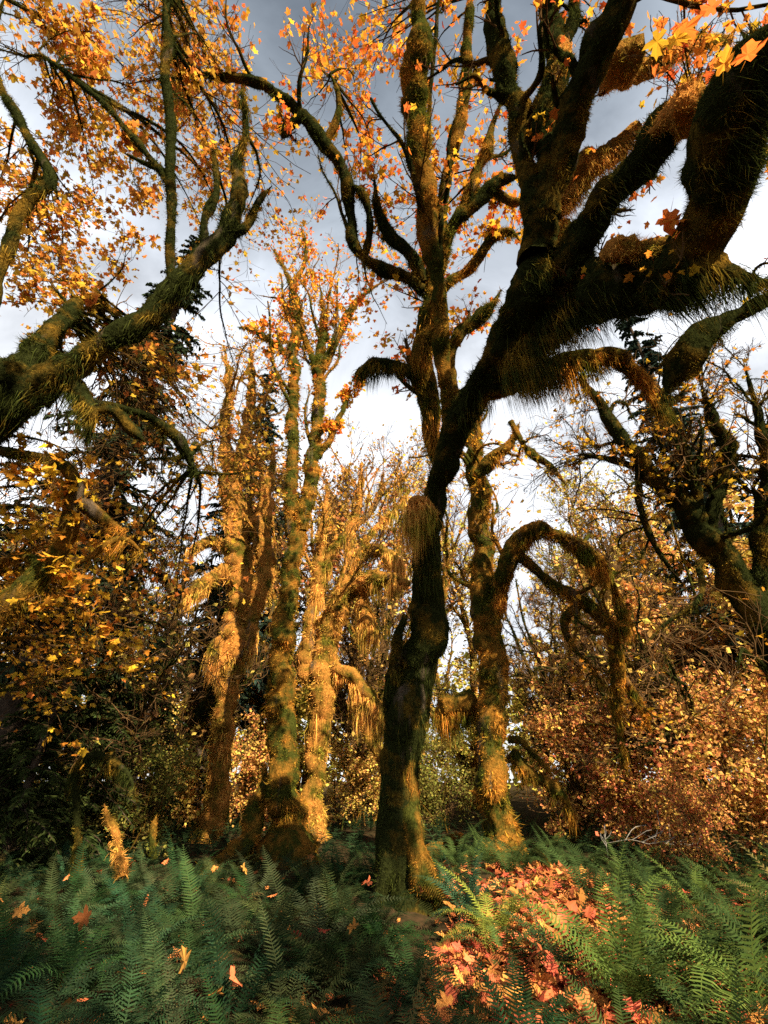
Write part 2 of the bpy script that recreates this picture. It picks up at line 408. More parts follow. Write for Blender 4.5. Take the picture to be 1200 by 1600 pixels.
# ------------------------------------------------------------------ traced trees
class Tree:
    def __init__(s, name, label, base, moss, group=None, leaf='leaf_orange', cat='tree'):
        s.o = np.array(base, float); s.root = thing(name, label, cat, base, group); s.moss = moss; s.leaf = leaf
        s.P = []; s.R = []; s.depth = []; s.singles = 0
    def limb(s, ctrl, name='limb', amp=.36, freq=3.0, cov=1.05, per_m=5, Lmax=.35, strands=36, hang=.6, sides=None, patch=0., keep=True, flare=0, length=None, label=None, wfac=.80, step=.06, blunt=False, moss=None):
        moss = moss or s.moss
        rows = []; ts = []
        for px, py, t, w in ctrl:
            p, tt = at(px, py, t); rows.append([*p, w * .5 * wfac * tt / F_PX]); ts.append(tt)
        P, R = spline(rows, step=step)
        wv = np.stack([vnoise(P * 1.3 + q * 17.1) + .6 * vnoise(P * 3.4 + q * 5.3) for q in range(3)], 1) * R[:, None] * .5; P = P + wv
        if flare:
            z = P[:, 2] - P[:, 2].min(); R = R * (1 + flare * np.exp(-z / .28) + .5 * flare * np.exp(-z / 1.1))
        u = np.linspace(0, 1, len(R))
        if name != 'trunk' and not blunt: R = np.maximum(R * np.clip((1 - u) / .22, .03, 1) ** .7, .006)
        dep = float(np.mean(ts)); M_ = sides or int(np.clip(R.max() * 2 * np.pi / (.035 + .004 * dep), 8, 40))
        g = Geo(); G, D = grid_tube(P[None], R[None], M_, amp, freq)
        g.add(G, tube_faces(*G.shape[:3]), 0, True)
        tip = G.shape[1] * M_ + 0; c = P[-1] + unit(P[-1] - P[-2]) * R[-1] * .6
        base_i = (G.shape[1] - 1) * M_
        g.f.append(np.array([[base_i + i, base_i + (i + 1) % M_, G.shape[1] * M_] for i in range(M_)])); g.v.append(c[None].astype(np.float32)); g.n += 1
        g.m.append(np.zeros(M_, np.int32)); g.sm.append(np.ones(M_, bool))
        o = part(name, g, [M[moss + '_base']], s.root, s.o, label=label)
        mg = Geo(); fuzz(mg, G, D, dep, cov, length, hang)
        if per_m: beards(mg, P[None], R[None], dep, per_m, Lmax, strands, patch=patch, seed=px * .01)
        part('moss', mg, [M[moss]], o, s.o, 'stuff')
        if keep:
            q, r = spline(np.column_stack([P, R]), n=24); s.P.append(q); s.R.append(r); s.depth.append(dep)
        return o
    def add_branches(s, P, R, depth, moss=True, per_m=3, Lmax=.2, amp=.2, cov=1.0):
        for i in range(len(P)):
            q, r = spline(np.column_stack([P[i], R[i]]), n=max(10, P.shape[1] * 2)); g = Geo()
            G, D = add_tubes(g, q[None], r[None], 6, amp, 5.0, 0)
            if moss:
                fuzz(g, G, D, depth, cov, mat=1, maxn=2500)
                if per_m: beards(g, q[None], r[None], depth, per_m, Lmax, 14, mat=1)
            part('branch', g, [M[s.moss + '_base'], M[s.moss]], s.root, s.o)
    def grow(s, m1=4, which=None, depth=8, up=.25, lenf=(.3, .6), lmax=2.5, ang=(35, 75), moss=True, per_m=3, Lmax=.2, m2=5, m3=4, leaves=0, kind='mid', lsize=(.08, .16), singles=0, tmin=.2, rf=.4, wob=.16, twig_up=.2, lf2=(.3, .6), lf3=(.3, .6), rmax=.07, rt=.0035, bunch=1):
        ids = range(len(s.P)) if which is None else which
        P = np.stack([s.P[i] for i in ids]); R = np.stack([s.R[i] for i in ids])
        (P1, R1), _ = children(P, np.minimum(R, rmax / rf), m1, ang, lenf, 9, up, wob, tmin, rf, .3, lmax, .3)
        s.add_branches(P1, R1, depth, moss, per_m, Lmax)
        s.twigs(P1, R1, m2, m3, twig_up, leaves, kind, lsize, singles, lf2, lf3, rt=rt, bunch=bunch)
    def twigs(s, P1, R1, m2=5, m3=4, up=.2, leaves=0, kind='mid', lsize=(.08, .16), singles=0, lf2=(.3, .6), lf3=(.3, .6), flat=.5, droop=.35, rt=.0035, bunch=1):
        g = Geo()
        (P2, R2), _ = children(P1, np.clip(R1, .004, .03), m2, (25, 65), lf2, 7, up, .15, .2, .55, .15, 2.5, .4); add_tubes(g, P2, np.maximum(R2, rt), 3)
        allP = [P2]
        if m3:
            (P3, R3), _ = children(P2, R2, m3, (25, 60), lf3, 5, up, .15, .15, .6, .08, 1.4, .5); add_tubes(g, P3, np.maximum(R3, rt * .7), 3); allP.append(P3)
        part('twigs', g, [M['twig']], s.root, s.o, 'stuff')
        if leaves:
            Q = allP[-1]; nb = max(1, leaves // bunch); i = rng.integers(len(Q), size=nb)
            if bunch > 1: i = np.repeat(i, bunch)
            k = rng.integers(Q.shape[1] // 2, Q.shape[1], size=len(i))
            pos = Q[i, k] + rng.normal(size=(len(i), 3)) * (.05 + .03 * (bunch > 1)); size = rng.uniform(*lsize, len(i)) * rng.choice([1, .8, .6], len(i))
            lg = Geo(); n1 = min(singles, len(i))
            add_leaves(lg, pos[n1:], size[n1:], kind, flat=flat, droop=droop)
            if len(pos) > n1: part('leaves', lg, [M[s.leaf]], s.root, s.o, 'stuff')
            for q in range(n1): single_leaf('leaf', pos[q], size[q] * 1.1, s.leaf, s.root, s.o, flat, droop)
    def crown(s, vols, rb=.03, depth=10, moss=True, **kw):
        """branches that fill ellipsoids (px, py, t, rx px, ry px, rt m, count) from the nearest limb points"""
        LP = np.concatenate([p[4:] for p in s.P]); E = []
        for v in vols:
            px, py, t, rx, ry, rt, n = v if len(v) == 7 else (v[0], v[1], v[2], 0, 0, 0, v[3])
            q = rng.normal(size=(n, 3)); q = unit(q) * rng.random((n, 1)) ** .45
            for a in q:
                if px == 'w': E.append(np.array(py) + a * np.array(t)); continue
                E.append(at(px + a[0] * rx, py + a[1] * ry, t + a[2] * rt)[0])
        E = np.array(E); dist = np.linalg.norm(E[:, None] - LP[None], axis=-1); near = np.argsort(dist, 1)[:, :6]
        S = LP[near[np.arange(len(E)), rng.integers(0, 6, len(E))]]
        ln = np.linalg.norm(E - S, axis=1)
        P1, R1 = toward(S, E, np.clip(.012 * ln, .008, rb), 10)
        s.add_branches(P1, R1, depth, moss, kw.pop('per_m', 2), kw.pop('Lmax', .15))
        s.twigs(P1, R1, **kw)

# ------------------------------------------------------------------ the ground: one sheet out to the horizon
def build_ground():
    a = np.concatenate([-np.geomspace(300, 14, 12), np.linspace(-12, 12, 81), np.geomspace(14, 300, 12)])
    b = np.concatenate([[-300, -120, -50, -25, -12, -6], np.linspace(-3, 24, 91), np.geomspace(27, 400, 14)])
    X, Y = np.meshgrid(a, b); Z = ground_z(X, np.minimum(Y, 40))
    v = np.stack([X, Y, Z], -1); v[..., 2] += vnoise(v * 3.0) * .035
    ny, nx = X.shape; j, i = np.meshgrid(np.arange(ny - 1), np.arange(nx - 1), indexing='ij')
    f = np.stack([j * nx + i, j * nx + i + 1, (j + 1) * nx + i + 1, (j + 1) * nx + i], -1).reshape(-1, 4)
    g = Geo(); g.add(v, f, 0, True); o = link('ground', g.mesh('ground', [M['ground']])); o['kind'] = 'structure'
    o['label'] = 'dark brown forest floor under ferns and fallen leaves'
build_ground()
def gp(x, y): return np.array([x, y, float(ground_z(x, y))])

# ------------------------------------------------------------------ A: the big dark maple in the middle
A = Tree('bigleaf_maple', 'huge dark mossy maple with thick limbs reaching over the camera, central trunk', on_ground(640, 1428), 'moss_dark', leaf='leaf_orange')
A.limb([(640, 1436, -8.1, 100), (637, 1390, -8.1, 88), (632, 1300, -8.05, 74), (634, 1200, -8.0, 68), (645, 1080, -7.8, 70), (655, 1000, -7.6, 72), (662, 930, -7.4, 62), (672, 850, 7.7, 48), (684, 780, 7.6, 44), (697, 730, 7.5, 48), (712, 680, 7.4, 52), (728, 635, 7.2, 58), (748, 600, 7.0, 62)],
       'trunk', amp=.22, freq=2.2, flare=.5, per_m=16, Lmax=.8, strands=50, hang=1.3, cov=1.5)
A.limb([(748, 604, 7.0, 58), (780, 560, 6.7, 66), (805, 510, 6.4, 84), (825, 450, 6.1, 92), (835, 395, 5.9, 78)], amp=.3, per_m=34, Lmax=1.15, strands=60, patch=.1, cov=1.3, length=.12)
A.limb([(718, 650, 7.0, 34), (745, 585, 6.8, 30), (780, 520, 6.5, 26), (800, 470, 6.3, 20)], per_m=8)
A.limb([(832, 405, 5.9, 58), (830, 330, 5.9, 44), (812, 230, 6.1, 40), (790, 120, 6.3, 40), (768, 0, 6.5, 38), (755, -90, 6.6, 34)], cov=1.2, per_m=9, Lmax=.2)
A.limb([(838, 395, 5.9, 60), (845, 330, 5.9, 52), (852, 260, 5.9, 46), (862, 160, 6.1, 42), (868, 90, 6.2, 44), (852, 20, 6.3, 44), (835, -80, 6.4, 40)], cov=1.2, per_m=9, Lmax=.2)
A.limb([(866, 95, 6.2, 34), (890, 40, 6.2, 26), (905, -60, 6.3, 22)], cov=1.4, per_m=1, Lmax=.12)
A.limb([(846, 350, 5.9, 60), (872, 250, 5.8, 54), (900, 170, 5.6, 56), (935, 90, 5.4, 60), (975, 0, 5.2, 62), (1015, -90, 5.0, 62)], cov=1.2, per_m=9, Lmax=.2)
A.limb([(835, 475, 6.2, 90), (880, 425, 6.0, 84), (910, 380, 5.7, 66), (945, 310, 5.4, 62), (980, 260, 5.2, 66), (1018, 210, 5.0, 78), (1060, 185, 4.85, 84), (1100, 185, 4.75, 60)], cov=1.4, per_m=26, Lmax=.7, length=.11)
A.limb([(790, 560, 6.6, 50), (838, 495, 6.2, 90), (880, 465, 6.0, 105), (930, 445, 5.6, 96), (1000, 432, 5.2, 104), (1060, 425, 4.9, 108), (1130, 432, 4.6, 84), (1190, 440, 4.4, 48)], amp=.36, cov=1.5, per_m=40, Lmax=1.15, strands=70, patch=.2, length=.11)
A.limb([(1055, 425, 4.9, 90), (1090, 350, 4.6, 100), (1110, 280, 4.3, 112), (1142, 210, 4.0, 126), (1190, 130, 3.7, 140), (1262, 30, 3.4, 150)], amp=.2, cov=1.7, per_m=30, Lmax=.5, length=.10)
A.limb([(770, 600, 7.0, 44), (830, 582, 6.8, 40), (900, 570, 6.6, 38), (955, 562, 6.5, 36), (1000, 592, 6.4, 30), (1034, 645, 6.35, 14)], per_m=42, Lmax=.75, strands=50, hang=1.0, patch=.2, moss='moss_olive')
A.limb([(1230, 455, 5.0, 26), (1165, 490, 5.2, 26), (1110, 515, 5.3, 40), (1075, 545, 5.3, 56), (1050, 585, 5.25, 46), (1034, 630, 5.2, 20)], amp=.5, per_m=30, Lmax=.4)
A.limb([(682, 800, 7.5, 14), (665, 782, 7.4, 22), (650, 780, 7.3, 24), (640, 795, 7.3, 18), (634, 812, 7.3, 10)], per_m=60, Lmax=.85, strands=46, patch=.3, hang=1.0, keep=False, moss='moss_gold')  # hanging moss clump, its sunlit look put in with gold moss colour
A.limb([(632, 960, 7.5, 8), (618, 1000, 7.5, 24), (612, 1060, 7.5, 28), (608, 1150, 7.8, 26), (606, 1260, 7.9, 24), (604, 1400, -8.1, 26)], per_m=20, Lmax=.6, keep=False, blunt=True)
# rear stems rising behind the fork; lighter olive moss puts sunlight into their colour
A.limb([(684, 720, 7.9, 22), (672, 640, 7.9, 38), (663, 560, 7.9, 48), (667, 480, 7.9, 44), (672, 430, 7.9, 34)], amp=.2, per_m=10, Lmax=.6, hang=1.1, moss='moss_olive')
A.limb([(712, 690, 7.4, 20), (696, 640, 7.4, 24), (688, 560, 7.4, 30), (680, 450, 7.4, 34), (666, 330, 7.4, 38), (655, 200, 7.5, 42), (655, 80, 7.6, 44), (657, -60, 7.7, 42)], per_m=2, Lmax=.15, moss='moss_olive', cov=1.5)
A.limb([(672, 480, 7.9, 30), (686, 360, 8.0, 24), (700, 270, 8.1, 23), (722, 170, 8.2, 22), (730, 80, 8.3, 22), (736, -50, 8.4, 18)], per_m=2, Lmax=.15, moss='moss_olive')
A.limb([(664, 250, 7.6, 12), (672, 170, 7.7, 10), (687, -20, 7.8, 8)], per_m=1, Lmax=.1)
A.limb([(680, 440, 7.9, 26), (705, 370, 8.0, 26), (735, 312, 8.1, 25), (757, 236, 8.2, 20), (780, 165, 8.3, 12)], per_m=5, Lmax=.2, moss='moss_olive')
A.limb([(690, 450, 7.9, 22), (712, 430, 7.9, 21), (737, 414, 7.9, 20), (770, 374, 7.8, 20), (798, 364, 7.7, 17), (815, 378, 7.7, 12)], per_m=5, Lmax=.2, moss='moss_olive')
A.limb([(714, 650, 7.4, 18), (705, 580, 7.6, 24), (714, 522, 7.6, 26), (742, 500, 7.6, 26), (768, 478, 7.6, 22), (785, 450, 7.6, 18)], per_m=5, Lmax=.2, moss='moss_olive')
A.limb([(735, 318, 8.1, 20), (765, 300, 8.1, 18), (800, 318, 8.0, 15), (825, 312, 8.0, 10)], per_m=5, Lmax=.2, moss='moss_olive')
A.limb([(710, 350, 8.0, 22), (740, 330, 8.0, 26), (775, 290, 8.0, 26), (815, 275, 8.0, 20)], per_m=6, Lmax=.22)
A.limb([(660, 452, 7.9, 24), (640, 436, 7.9, 24), (604, 424, 7.9, 24), (568, 404, 7.9, 22), (550, 376, 7.9, 22), (548, 330, 7.9, 22), (538, 280, 7.9, 24), (500, 215, 7.8, 24), (460, 165, 7.7, 24), (400, 126, 7.6, 18), (330, 116, 7.5, 13), (270, 120, 7.4, 9), (190, 132, 7.3, 6)], per_m=7, Lmax=.3)
A.limb([(664, 440, 7.9, 24), (640, 395, 7.9, 22), (612, 368, 7.9, 22), (592, 325, 7.9, 20), (584, 278, 7.9, 15)], per_m=6, Lmax=.25)
A.limb([(568, 404, 7.9, 18), (578, 340, 7.8, 16), (566, 300, 7.8, 18), (545, 290, 7.8, 16)], per_m=6, Lmax=.25)
A.limb([(470, 175, 7.7, 18), (448, 195, 7.7, 20), (440, 215, 7.7, 16)], per_m=8, Lmax=.25)
A.limb([(508, 222, 7.8, 15), (522, 190, 7.8, 13), (528, 150, 7.8, 10), (516, 115, 7.8, 7)], per_m=5, Lmax=.2, moss='moss_olive')
A.limb([(660, 588, 7.9, 26), (620, 574, 7.9, 24), (580, 570, 7.9, 24), (562, 578, 7.9, 14)], per_m=40, Lmax=.55, strands=50, patch=.4)
# moss mounds on upper limb sides, and a rear limb: sunlight painted in gold
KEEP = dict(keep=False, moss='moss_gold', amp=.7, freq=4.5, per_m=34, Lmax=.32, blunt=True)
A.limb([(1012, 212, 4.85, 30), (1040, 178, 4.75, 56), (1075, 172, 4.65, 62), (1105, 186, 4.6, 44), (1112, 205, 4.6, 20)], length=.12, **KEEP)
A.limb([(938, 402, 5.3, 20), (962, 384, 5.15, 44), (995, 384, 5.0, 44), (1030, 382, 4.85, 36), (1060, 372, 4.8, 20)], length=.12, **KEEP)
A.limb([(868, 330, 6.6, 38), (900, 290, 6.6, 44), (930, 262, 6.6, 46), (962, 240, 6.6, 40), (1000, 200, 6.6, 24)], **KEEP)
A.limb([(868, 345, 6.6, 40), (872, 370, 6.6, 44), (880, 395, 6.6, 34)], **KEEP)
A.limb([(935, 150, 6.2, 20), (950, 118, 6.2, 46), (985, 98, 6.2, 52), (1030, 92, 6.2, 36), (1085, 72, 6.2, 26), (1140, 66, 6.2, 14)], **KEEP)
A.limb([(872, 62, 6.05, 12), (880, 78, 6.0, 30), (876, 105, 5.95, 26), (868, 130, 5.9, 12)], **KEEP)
A.limb([(640, 1180, -7.85, 12), (644, 1260, -7.82, 34), (650, 1330, -7.75, 48), (664, 1385, -7.65, 46), (690, 1412, -7.55, 26), (712, 1420, -7.5, 12)], 'root', keep=False, moss='moss_olive', per_m=8, Lmax=.3, flare=0)  # root flare; paler olive moss also paints the sunlit patch at the foot
A.limb([(618, 1290, -7.9, 20), (606, 1360, -7.8, 34), (590, 1415, -7.7, 26), (570, 1432, -7.7, 10)], 'root', keep=False, per_m=10, Lmax=.3)
A.grow(6, range(3, 10), 5.5, up=.2, lenf=(.08, .35), lmax=1.2, m2=4, m3=3, leaves=420, lsize=(.08, .14), singles=30, bunch=3, wob=.3, tmin=.1)
A.grow(3, range(12, 20), 8, up=.5, lenf=(.25, .5), lmax=2.0, m2=6, m3=4, leaves=1000, lsize=(.08, .14), singles=60, bunch=3)
A.grow(4, [20, 21, 22, 24], 8, up=.6, lenf=(.2, .4), lmax=1.8, m2=6, m3=4, leaves=350, lsize=(.08, .14), singles=30, bunch=3)
A.crown([(540, 120, 9.5, 120, 110, 1.0, 9), (620, 220, 9.5, 80, 180, 1.0, 12), (740, 200, 9.5, 60, 200, 1.0, 8), (580, 60, 9.5, 100, 60, 1.0, 6)], rb=.02, depth=9, moss=False, m2=5, m3=4, leaves=1500, lsize=(.085, .16), bunch=4, singles=110, up=.3, droop=.5)
A.crown([('w', (1.0, 6.0, 11.0), (1.8, 1.5, 1.6), 9)], rb=.02, depth=9, moss=False, m2=5, m3=4, leaves=700, lsize=(.08, .14), bunch=3, up=.3, droop=.5)
A.crown([(1090, 60, 4.4, 110, 70, .5, 10), (960, 110, 6.5, 60, 60, .5, 5)], rb=.015, depth=5, moss=True, m2=4, m3=3, leaves=90, lsize=(.10, .16), bunch=3, singles=40, up=.1, droop=.4)
# unseen rest of its crown, overhead and behind the camera, placed for shade
A.crown([('w', (5.5, 1.0, 9.3), (.9, .9, 1.0), 6), ('w', (1.5, -2.5, 10.5), (1.5, 1.2, 1.0), 5)], rb=.05, depth=9, moss=False, m2=6, m3=4, leaves=900, lsize=(.14, .22), bunch=4, up=.1, droop=.4)
for px, py, t, sz in ((1165, 95, 3.3, .19), (1130, 112, 3.4, .16), (1030, 50, 4.0, .20), (1062, 40, 4.1, .22), (1045, 68, 4.0, .18), (1110, 22, 4.2, .16), (1048, 330, 4.6, .26), (1040, 345, 4.6, .22)):
    single_leaf('leaf', at(px, py, t)[0], sz, 'leaf_orange', A.root, A.o, .4, .4)

# ------------------------------------------------------------------ B: lit trunk right of it, with the drooping limb
B = Tree('bigleaf_maple', 'mossy maple with sunlit patchy trunk and a drooping arched limb, right of the central trunk', on_ground(788, 1390), 'moss_olive', leaf='leaf_gold')
B.limb([(788, 1395, -10.8, 92), (782, 1330, -10.8, 72), (775, 1260, -10.8, 60), (770, 1180, -10.8, 54), (768, 1090, -10.8, 52), (766, 1000, -10.8, 50), (762, 920, -10.8, 44), (756, 850, -10.8, 38), (748, 780, -10.8, 36), (740, 715, -10.8, 30), (742, 650, -10.8, 24)],
       'trunk', amp=.22, flare=.4, per_m=8, Lmax=.45, hang=1.1, cov=1.5)
B.limb([(772, 960, 11, 34), (790, 890, 10.9, 32), (812, 845, 10.8, 32), (845, 828, 10.6, 26), (890, 850, 10.4, 24), (928, 870, 10.2, 24), (950, 900, 10.1, 16), (970, 960, 10, 12), (975, 1000, 10, 6)], per_m=34, Lmax=.75, strands=50, patch=.1)
B.limb([(808, 868, 10.8, 22), (850, 905, 10.6, 21), (910, 940, 10.3, 23), (950, 980, 10.1, 24), (966, 1040, 10, 22), (960, 1100, 10, 17), (970, 1150, 10, 12), (976, 1195, 10, 5)], per_m=22, Lmax=.32, strands=50)
B.limb([(905, 945, 10.3, 16), (884, 968, 10.3, 16), (890, 1000, 10.2, 12), (920, 1040, 10.1, 10), (950, 1075, 10, 9)], per_m=10, Lmax=.3)
B.limb([(960, 1030, 10, 18), (985, 1075, 10, 16), (1005, 1110, 10, 14), (1018, 1145, 10, 6)], per_m=10, Lmax=.3)
B.limb([(795, 1155, 10, 14), (815, 1160, 9.9, 12), (845, 1190, 9.8, 10), (868, 1215, 9.7, 6)], per_m=8, Lmax=.2)
B.limb([(798, 1180, 10, 22), (830, 1208, 9.8, 20), (868, 1228, 9.6, 18), (890, 1262, 9.5, 12), (898, 1290, 9.5, 6)], per_m=16, Lmax=.45)
B.limb([(745, 740, 12, 24), (765, 725, 12, 26), (800, 690, 12, 16), (812, 660, 12, 10)], per_m=18, Lmax=.6)
B.limb([(735, 1090, 10.5, 40), (705, 1100, 10.4, 44), (680, 1105, 10.4, 26)], per_m=50, Lmax=.7, patch=.3)
B.limb([(800, 660, 11.5, 14), (828, 710, 11, 14), (860, 730, 10.8, 12), (885, 760, 10.6, 8)], per_m=6, Lmax=.2)
B.grow(5, [1, 2, 3, 4, 7, 9], 10, up=.05, lenf=(.25, .5), lmax=1.8, m2=5, m3=3, leaves=250, lsize=(.08, .14), wob=.28, rt=.005)
B.grow(14, [0], 11, up=.2, lenf=(.12, .3), lmax=3, m2=5, m3=3, leaves=400, lsize=(.08, .15), tmin=.45, wob=.25, rt=.005)

# ------------------------------------------------------------------ C, D, E: the sunlit group left of the centre
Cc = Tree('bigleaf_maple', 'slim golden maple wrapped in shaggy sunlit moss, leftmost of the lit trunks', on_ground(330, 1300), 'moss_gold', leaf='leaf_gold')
Cc.limb([(328, 1330, -15, 56), (336, 1250, -15, 44), (344, 1180, -15, 40), (354, 1090, -15, 38), (368, 1010, -15, 44), (376, 920, -15, 52), (370, 840, -15, 48), (364, 780, -15, 44)], 'trunk', amp=.25, flare=.25, per_m=14, Lmax=.9, hang=1.2, cov=1.25)
Cc.limb([(364, 800, -15, 30), (355, 720, -15, 24), (352, 660, -15, 18), (358, 600, -15, 14), (350, 540, -15, 8)], per_m=3, Lmax=.25)
Cc.limb([(368, 800, -15, 26), (374, 730, -15, 24), (388, 650, -15, 20), (394, 590, -15, 14), (390, 530, -15, 8)], per_m=3, Lmax=.25)
Cc.limb([(385, 1020, -15, 26), (398, 950, -15, 34), (412, 880, -15, 36), (408, 815, -15, 34), (420, 760, -15, 20), (428, 690, -15, 10)], amp=.25, per_m=16, Lmax=.9, hang=1.2)
Cc.limb([(362, 890, -15, 26), (338, 900, -14.6, 24), (312, 918, -14.2, 22), (288, 940, -14, 12)], per_m=30, Lmax=.7)
Cc.limb([(352, 1085, -15, 20), (345, 1030, -14.6, 30), (335, 1010, -14.5, 28), (330, 1030, -14.5, 14)], per_m=40, Lmax=.9, strands=50)
Cc.limb([(350, 850, -15, 20), (320, 845, -14.6, 20), (295, 862, -14.4, 14)], per_m=24, Lmax=.6)
Cc.grow(9, [1, 2, 3], 16, up=.25, lenf=(.3, .6), lmax=4, m2=6, m3=4, leaves=1500, kind='far', lsize=(.10, .18), rt=.008, per_m=2)
D = Tree('bigleaf_maple', 'tall maple with thick orange moss collars on its straight trunk and two upright stems', on_ground(455, 1362), 'moss_olive', leaf='leaf_orange')
D.limb([(458, 1372, -11.9, 98), (450, 1310, -11.9, 66), (441, 1240, -11.9, 54), (436, 1150, -11.9, 48), (438, 1060, -11.9, 46), (446, 970, -11.9, 42), (456, 890, -11.9, 38), (464, 820, -11.9, 36)], 'trunk', amp=.28, freq=3, flare=.4, per_m=5, Lmax=.3, hang=1.0, cov=1.25)
D.limb([(456, 830, -11.9, 28), (453, 770, -11.9, 24), (457, 700, -11.9, 21), (460, 620, -12, 20), (458, 550, -12, 18), (466, 490, -12, 14), (450, 430, -12, 9), (420, 380, -12, 6)], per_m=3, Lmax=.2)
D.limb([(472, 830, -11.9, 30), (484, 780, -11.9, 28), (490, 720, -11.9, 26), (497, 640, -12, 22), (500, 570, -12, 20), (506, 510, -12, 15), (500, 440, -12, 8)], per_m=3, Lmax=.2)
D.limb([(500, 590, -12, 14), (520, 540, -12, 16), (545, 490, -12, 14), (570, 460, -12, 8), (610, 430, -12, 5)], per_m=3, Lmax=.2)
D.limb([(496, 620, -12, 12), (488, 560, -12, 10), (462, 500, -12, 9), (440, 470, -12, 8), (400, 460, -12, 5)], per_m=3, Lmax=.2)
D.limb([(500, 715, -12, 12), (518, 680, -12, 14), (530, 650, -12, 10), (550, 610, -12, 5)], per_m=4, Lmax=.2)
D.limb([(458, 560, -12, 14), (430, 540, -12, 12), (400, 520, -12, 10), (370, 510, -12, 5)], per_m=3, Lmax=.2)
D.limb([(462, 500, -12, 12), (458, 450, -12, 9), (478, 400, -12, 7), (470, 350, -12, 5)], per_m=3, Lmax=.2)
D.grow(7, range(1, 8), 15, up=.45, lenf=(.2, .45), lmax=3.5, m2=6, m3=4, leaves=3600, kind='far', lsize=(.13, .22), rt=.008, per_m=2, bunch=3)
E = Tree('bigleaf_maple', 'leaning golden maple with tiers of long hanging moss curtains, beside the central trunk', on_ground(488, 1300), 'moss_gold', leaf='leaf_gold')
E.limb([(484, 1320, -15, 50), (488, 1250, -15, 36), (496, 1170, -15, 38), (504, 1090, -15, 46), (514, 1010, -15, 44), (530, 940, -15, 40), (560, 912, -14.6, 40), (600, 905, -14.2, 32), (640, 915, -14, 16)], 'trunk', amp=.25, flare=.3, per_m=18, Lmax=.9, hang=1.1, cov=1.25)
E.limb([(490, 1120, -15, 24), (478, 1040, -15, 30), (486, 960, -15, 26), (498, 890, -15, 24), (506, 820, -15, 18), (512, 750, -15, 10)], amp=.25, per_m=12, Lmax=.8)
E.limb([(522, 960, -15, 26), (540, 890, -15, 24), (562, 862, -15, 26), (600, 862, -14.6, 24), (628, 880, -14.4, 14)], per_m=44, Lmax=1.0, strands=50, patch=.15)
E.limb([(512, 1040, -15, 22), (540, 1050, -14.6, 30), (570, 1080, -14.4, 26), (600, 1110, -14.2, 16)], per_m=44, Lmax=1.1, strands=50, patch=.15)
E.limb([(562, 1090, -14.4, 14), (575, 1150, -14.3, 18), (595, 1190, -14.2, 16), (600, 1230, -14.2, 8)], per_m=26, Lmax=1.0)
E.limb([(560, 940, -14.8, 22), (572, 965, -14.6, 30), (590, 975, -14.5, 22)], per_m=60, Lmax=1.0, patch=.2)
E.limb([(500, 900, -15, 16), (520, 860, -15, 16), (545, 830, -15, 14), (560, 790, -15, 10), (565, 720, -15, 6)], per_m=16, Lmax=.9)
E.limb([(540, 890, -15, 14), (552, 830, -15, 12), (585, 790, -15, 10), (600, 740, -15, 6)], per_m=10, Lmax=.7)
E.limb([(560, 862, -15, 14), (590, 820, -15, 12), (625, 790, -15, 8), (640, 760, -15, 5)], per_m=10, Lmax=.7)
E.grow(7, [1, 6, 7, 8], 17, up=.5, lenf=(.4, .8), lmax=4, m2=6, m3=4, leaves=500, kind='far', lsize=(.10, .18), rt=.009, per_m=3, Lmax=.4)

# ------------------------------------------------------------------ F: leaning maple at the right edge
Ff = Tree('bigleaf_maple', 'dark maple leaning in from the right edge with many crooked mossy branches', gp(5.9, 6.2), 'moss_dark', leaf='leaf_gold')
Ff.limb([(1440, 1440, 5.4, 90), (1330, 1200, 6.6, 80), (1230, 1030, 7.6, 70), (1150, 900, 8.2, 58), (1095, 825, 8.5, 52), (1040, 765, 8.8, 38), (985, 700, 9.1, 28), (945, 645, 9.4, 20), (905, 590, 9.7, 10)], 'trunk', amp=.2, per_m=4, Lmax=.25)
Ff.limb([(1110, 840, 8.4, 36), (1122, 770, 8.5, 30), (1135, 700, 8.6, 26), (1112, 650, 8.7, 20), (1095, 600, 8.8, 12)], per_m=4, Lmax=.25)
Ff.limb([(1060, 785, 8.7, 24), (1010, 740, 9, 20), (960, 720, 9.2, 14), (905, 712, 9.5, 8)], per_m=5, Lmax=.25)
Ff.limb([(1000, 720, 9, 14), (1000, 790, 8.8, 13), (1030, 860, 8.6, 12), (1072, 922, 8.5, 6)], per_m=6, Lmax=.25)
Ff.limb([(1100, 835, 8.4, 24), (1080, 740, 8.6, 22), (1050, 660, 8.8, 16), (1030, 600, 9, 8)], per_m=5, Lmax=.25)
Ff.limb([(1180, 940, 8, 34), (1190, 840, 8.2, 28), (1200, 740, 8.3, 24), (1185, 640, 8.4, 16), (1160, 560, 8.6, 8)], per_m=5, Lmax=.25)
Ff.grow(11, None, 9, up=.1, lenf=(.2, .5), lmax=2.6, m2=7, m3=4, leaves=900, lsize=(.07, .13), wob=.34, rt=.005, per_m=4)
Ff.crown([(960, 640, 9.5, 110, 90, .8, 18), (880, 740, 10, 80, 130, .8, 18), (1140, 560, 8, 70, 80, .8, 12)], rb=.05, depth=9, m2=7, m3=5, leaves=300, lsize=(.07, .13), up=.0, rt=.005, per_m=4)

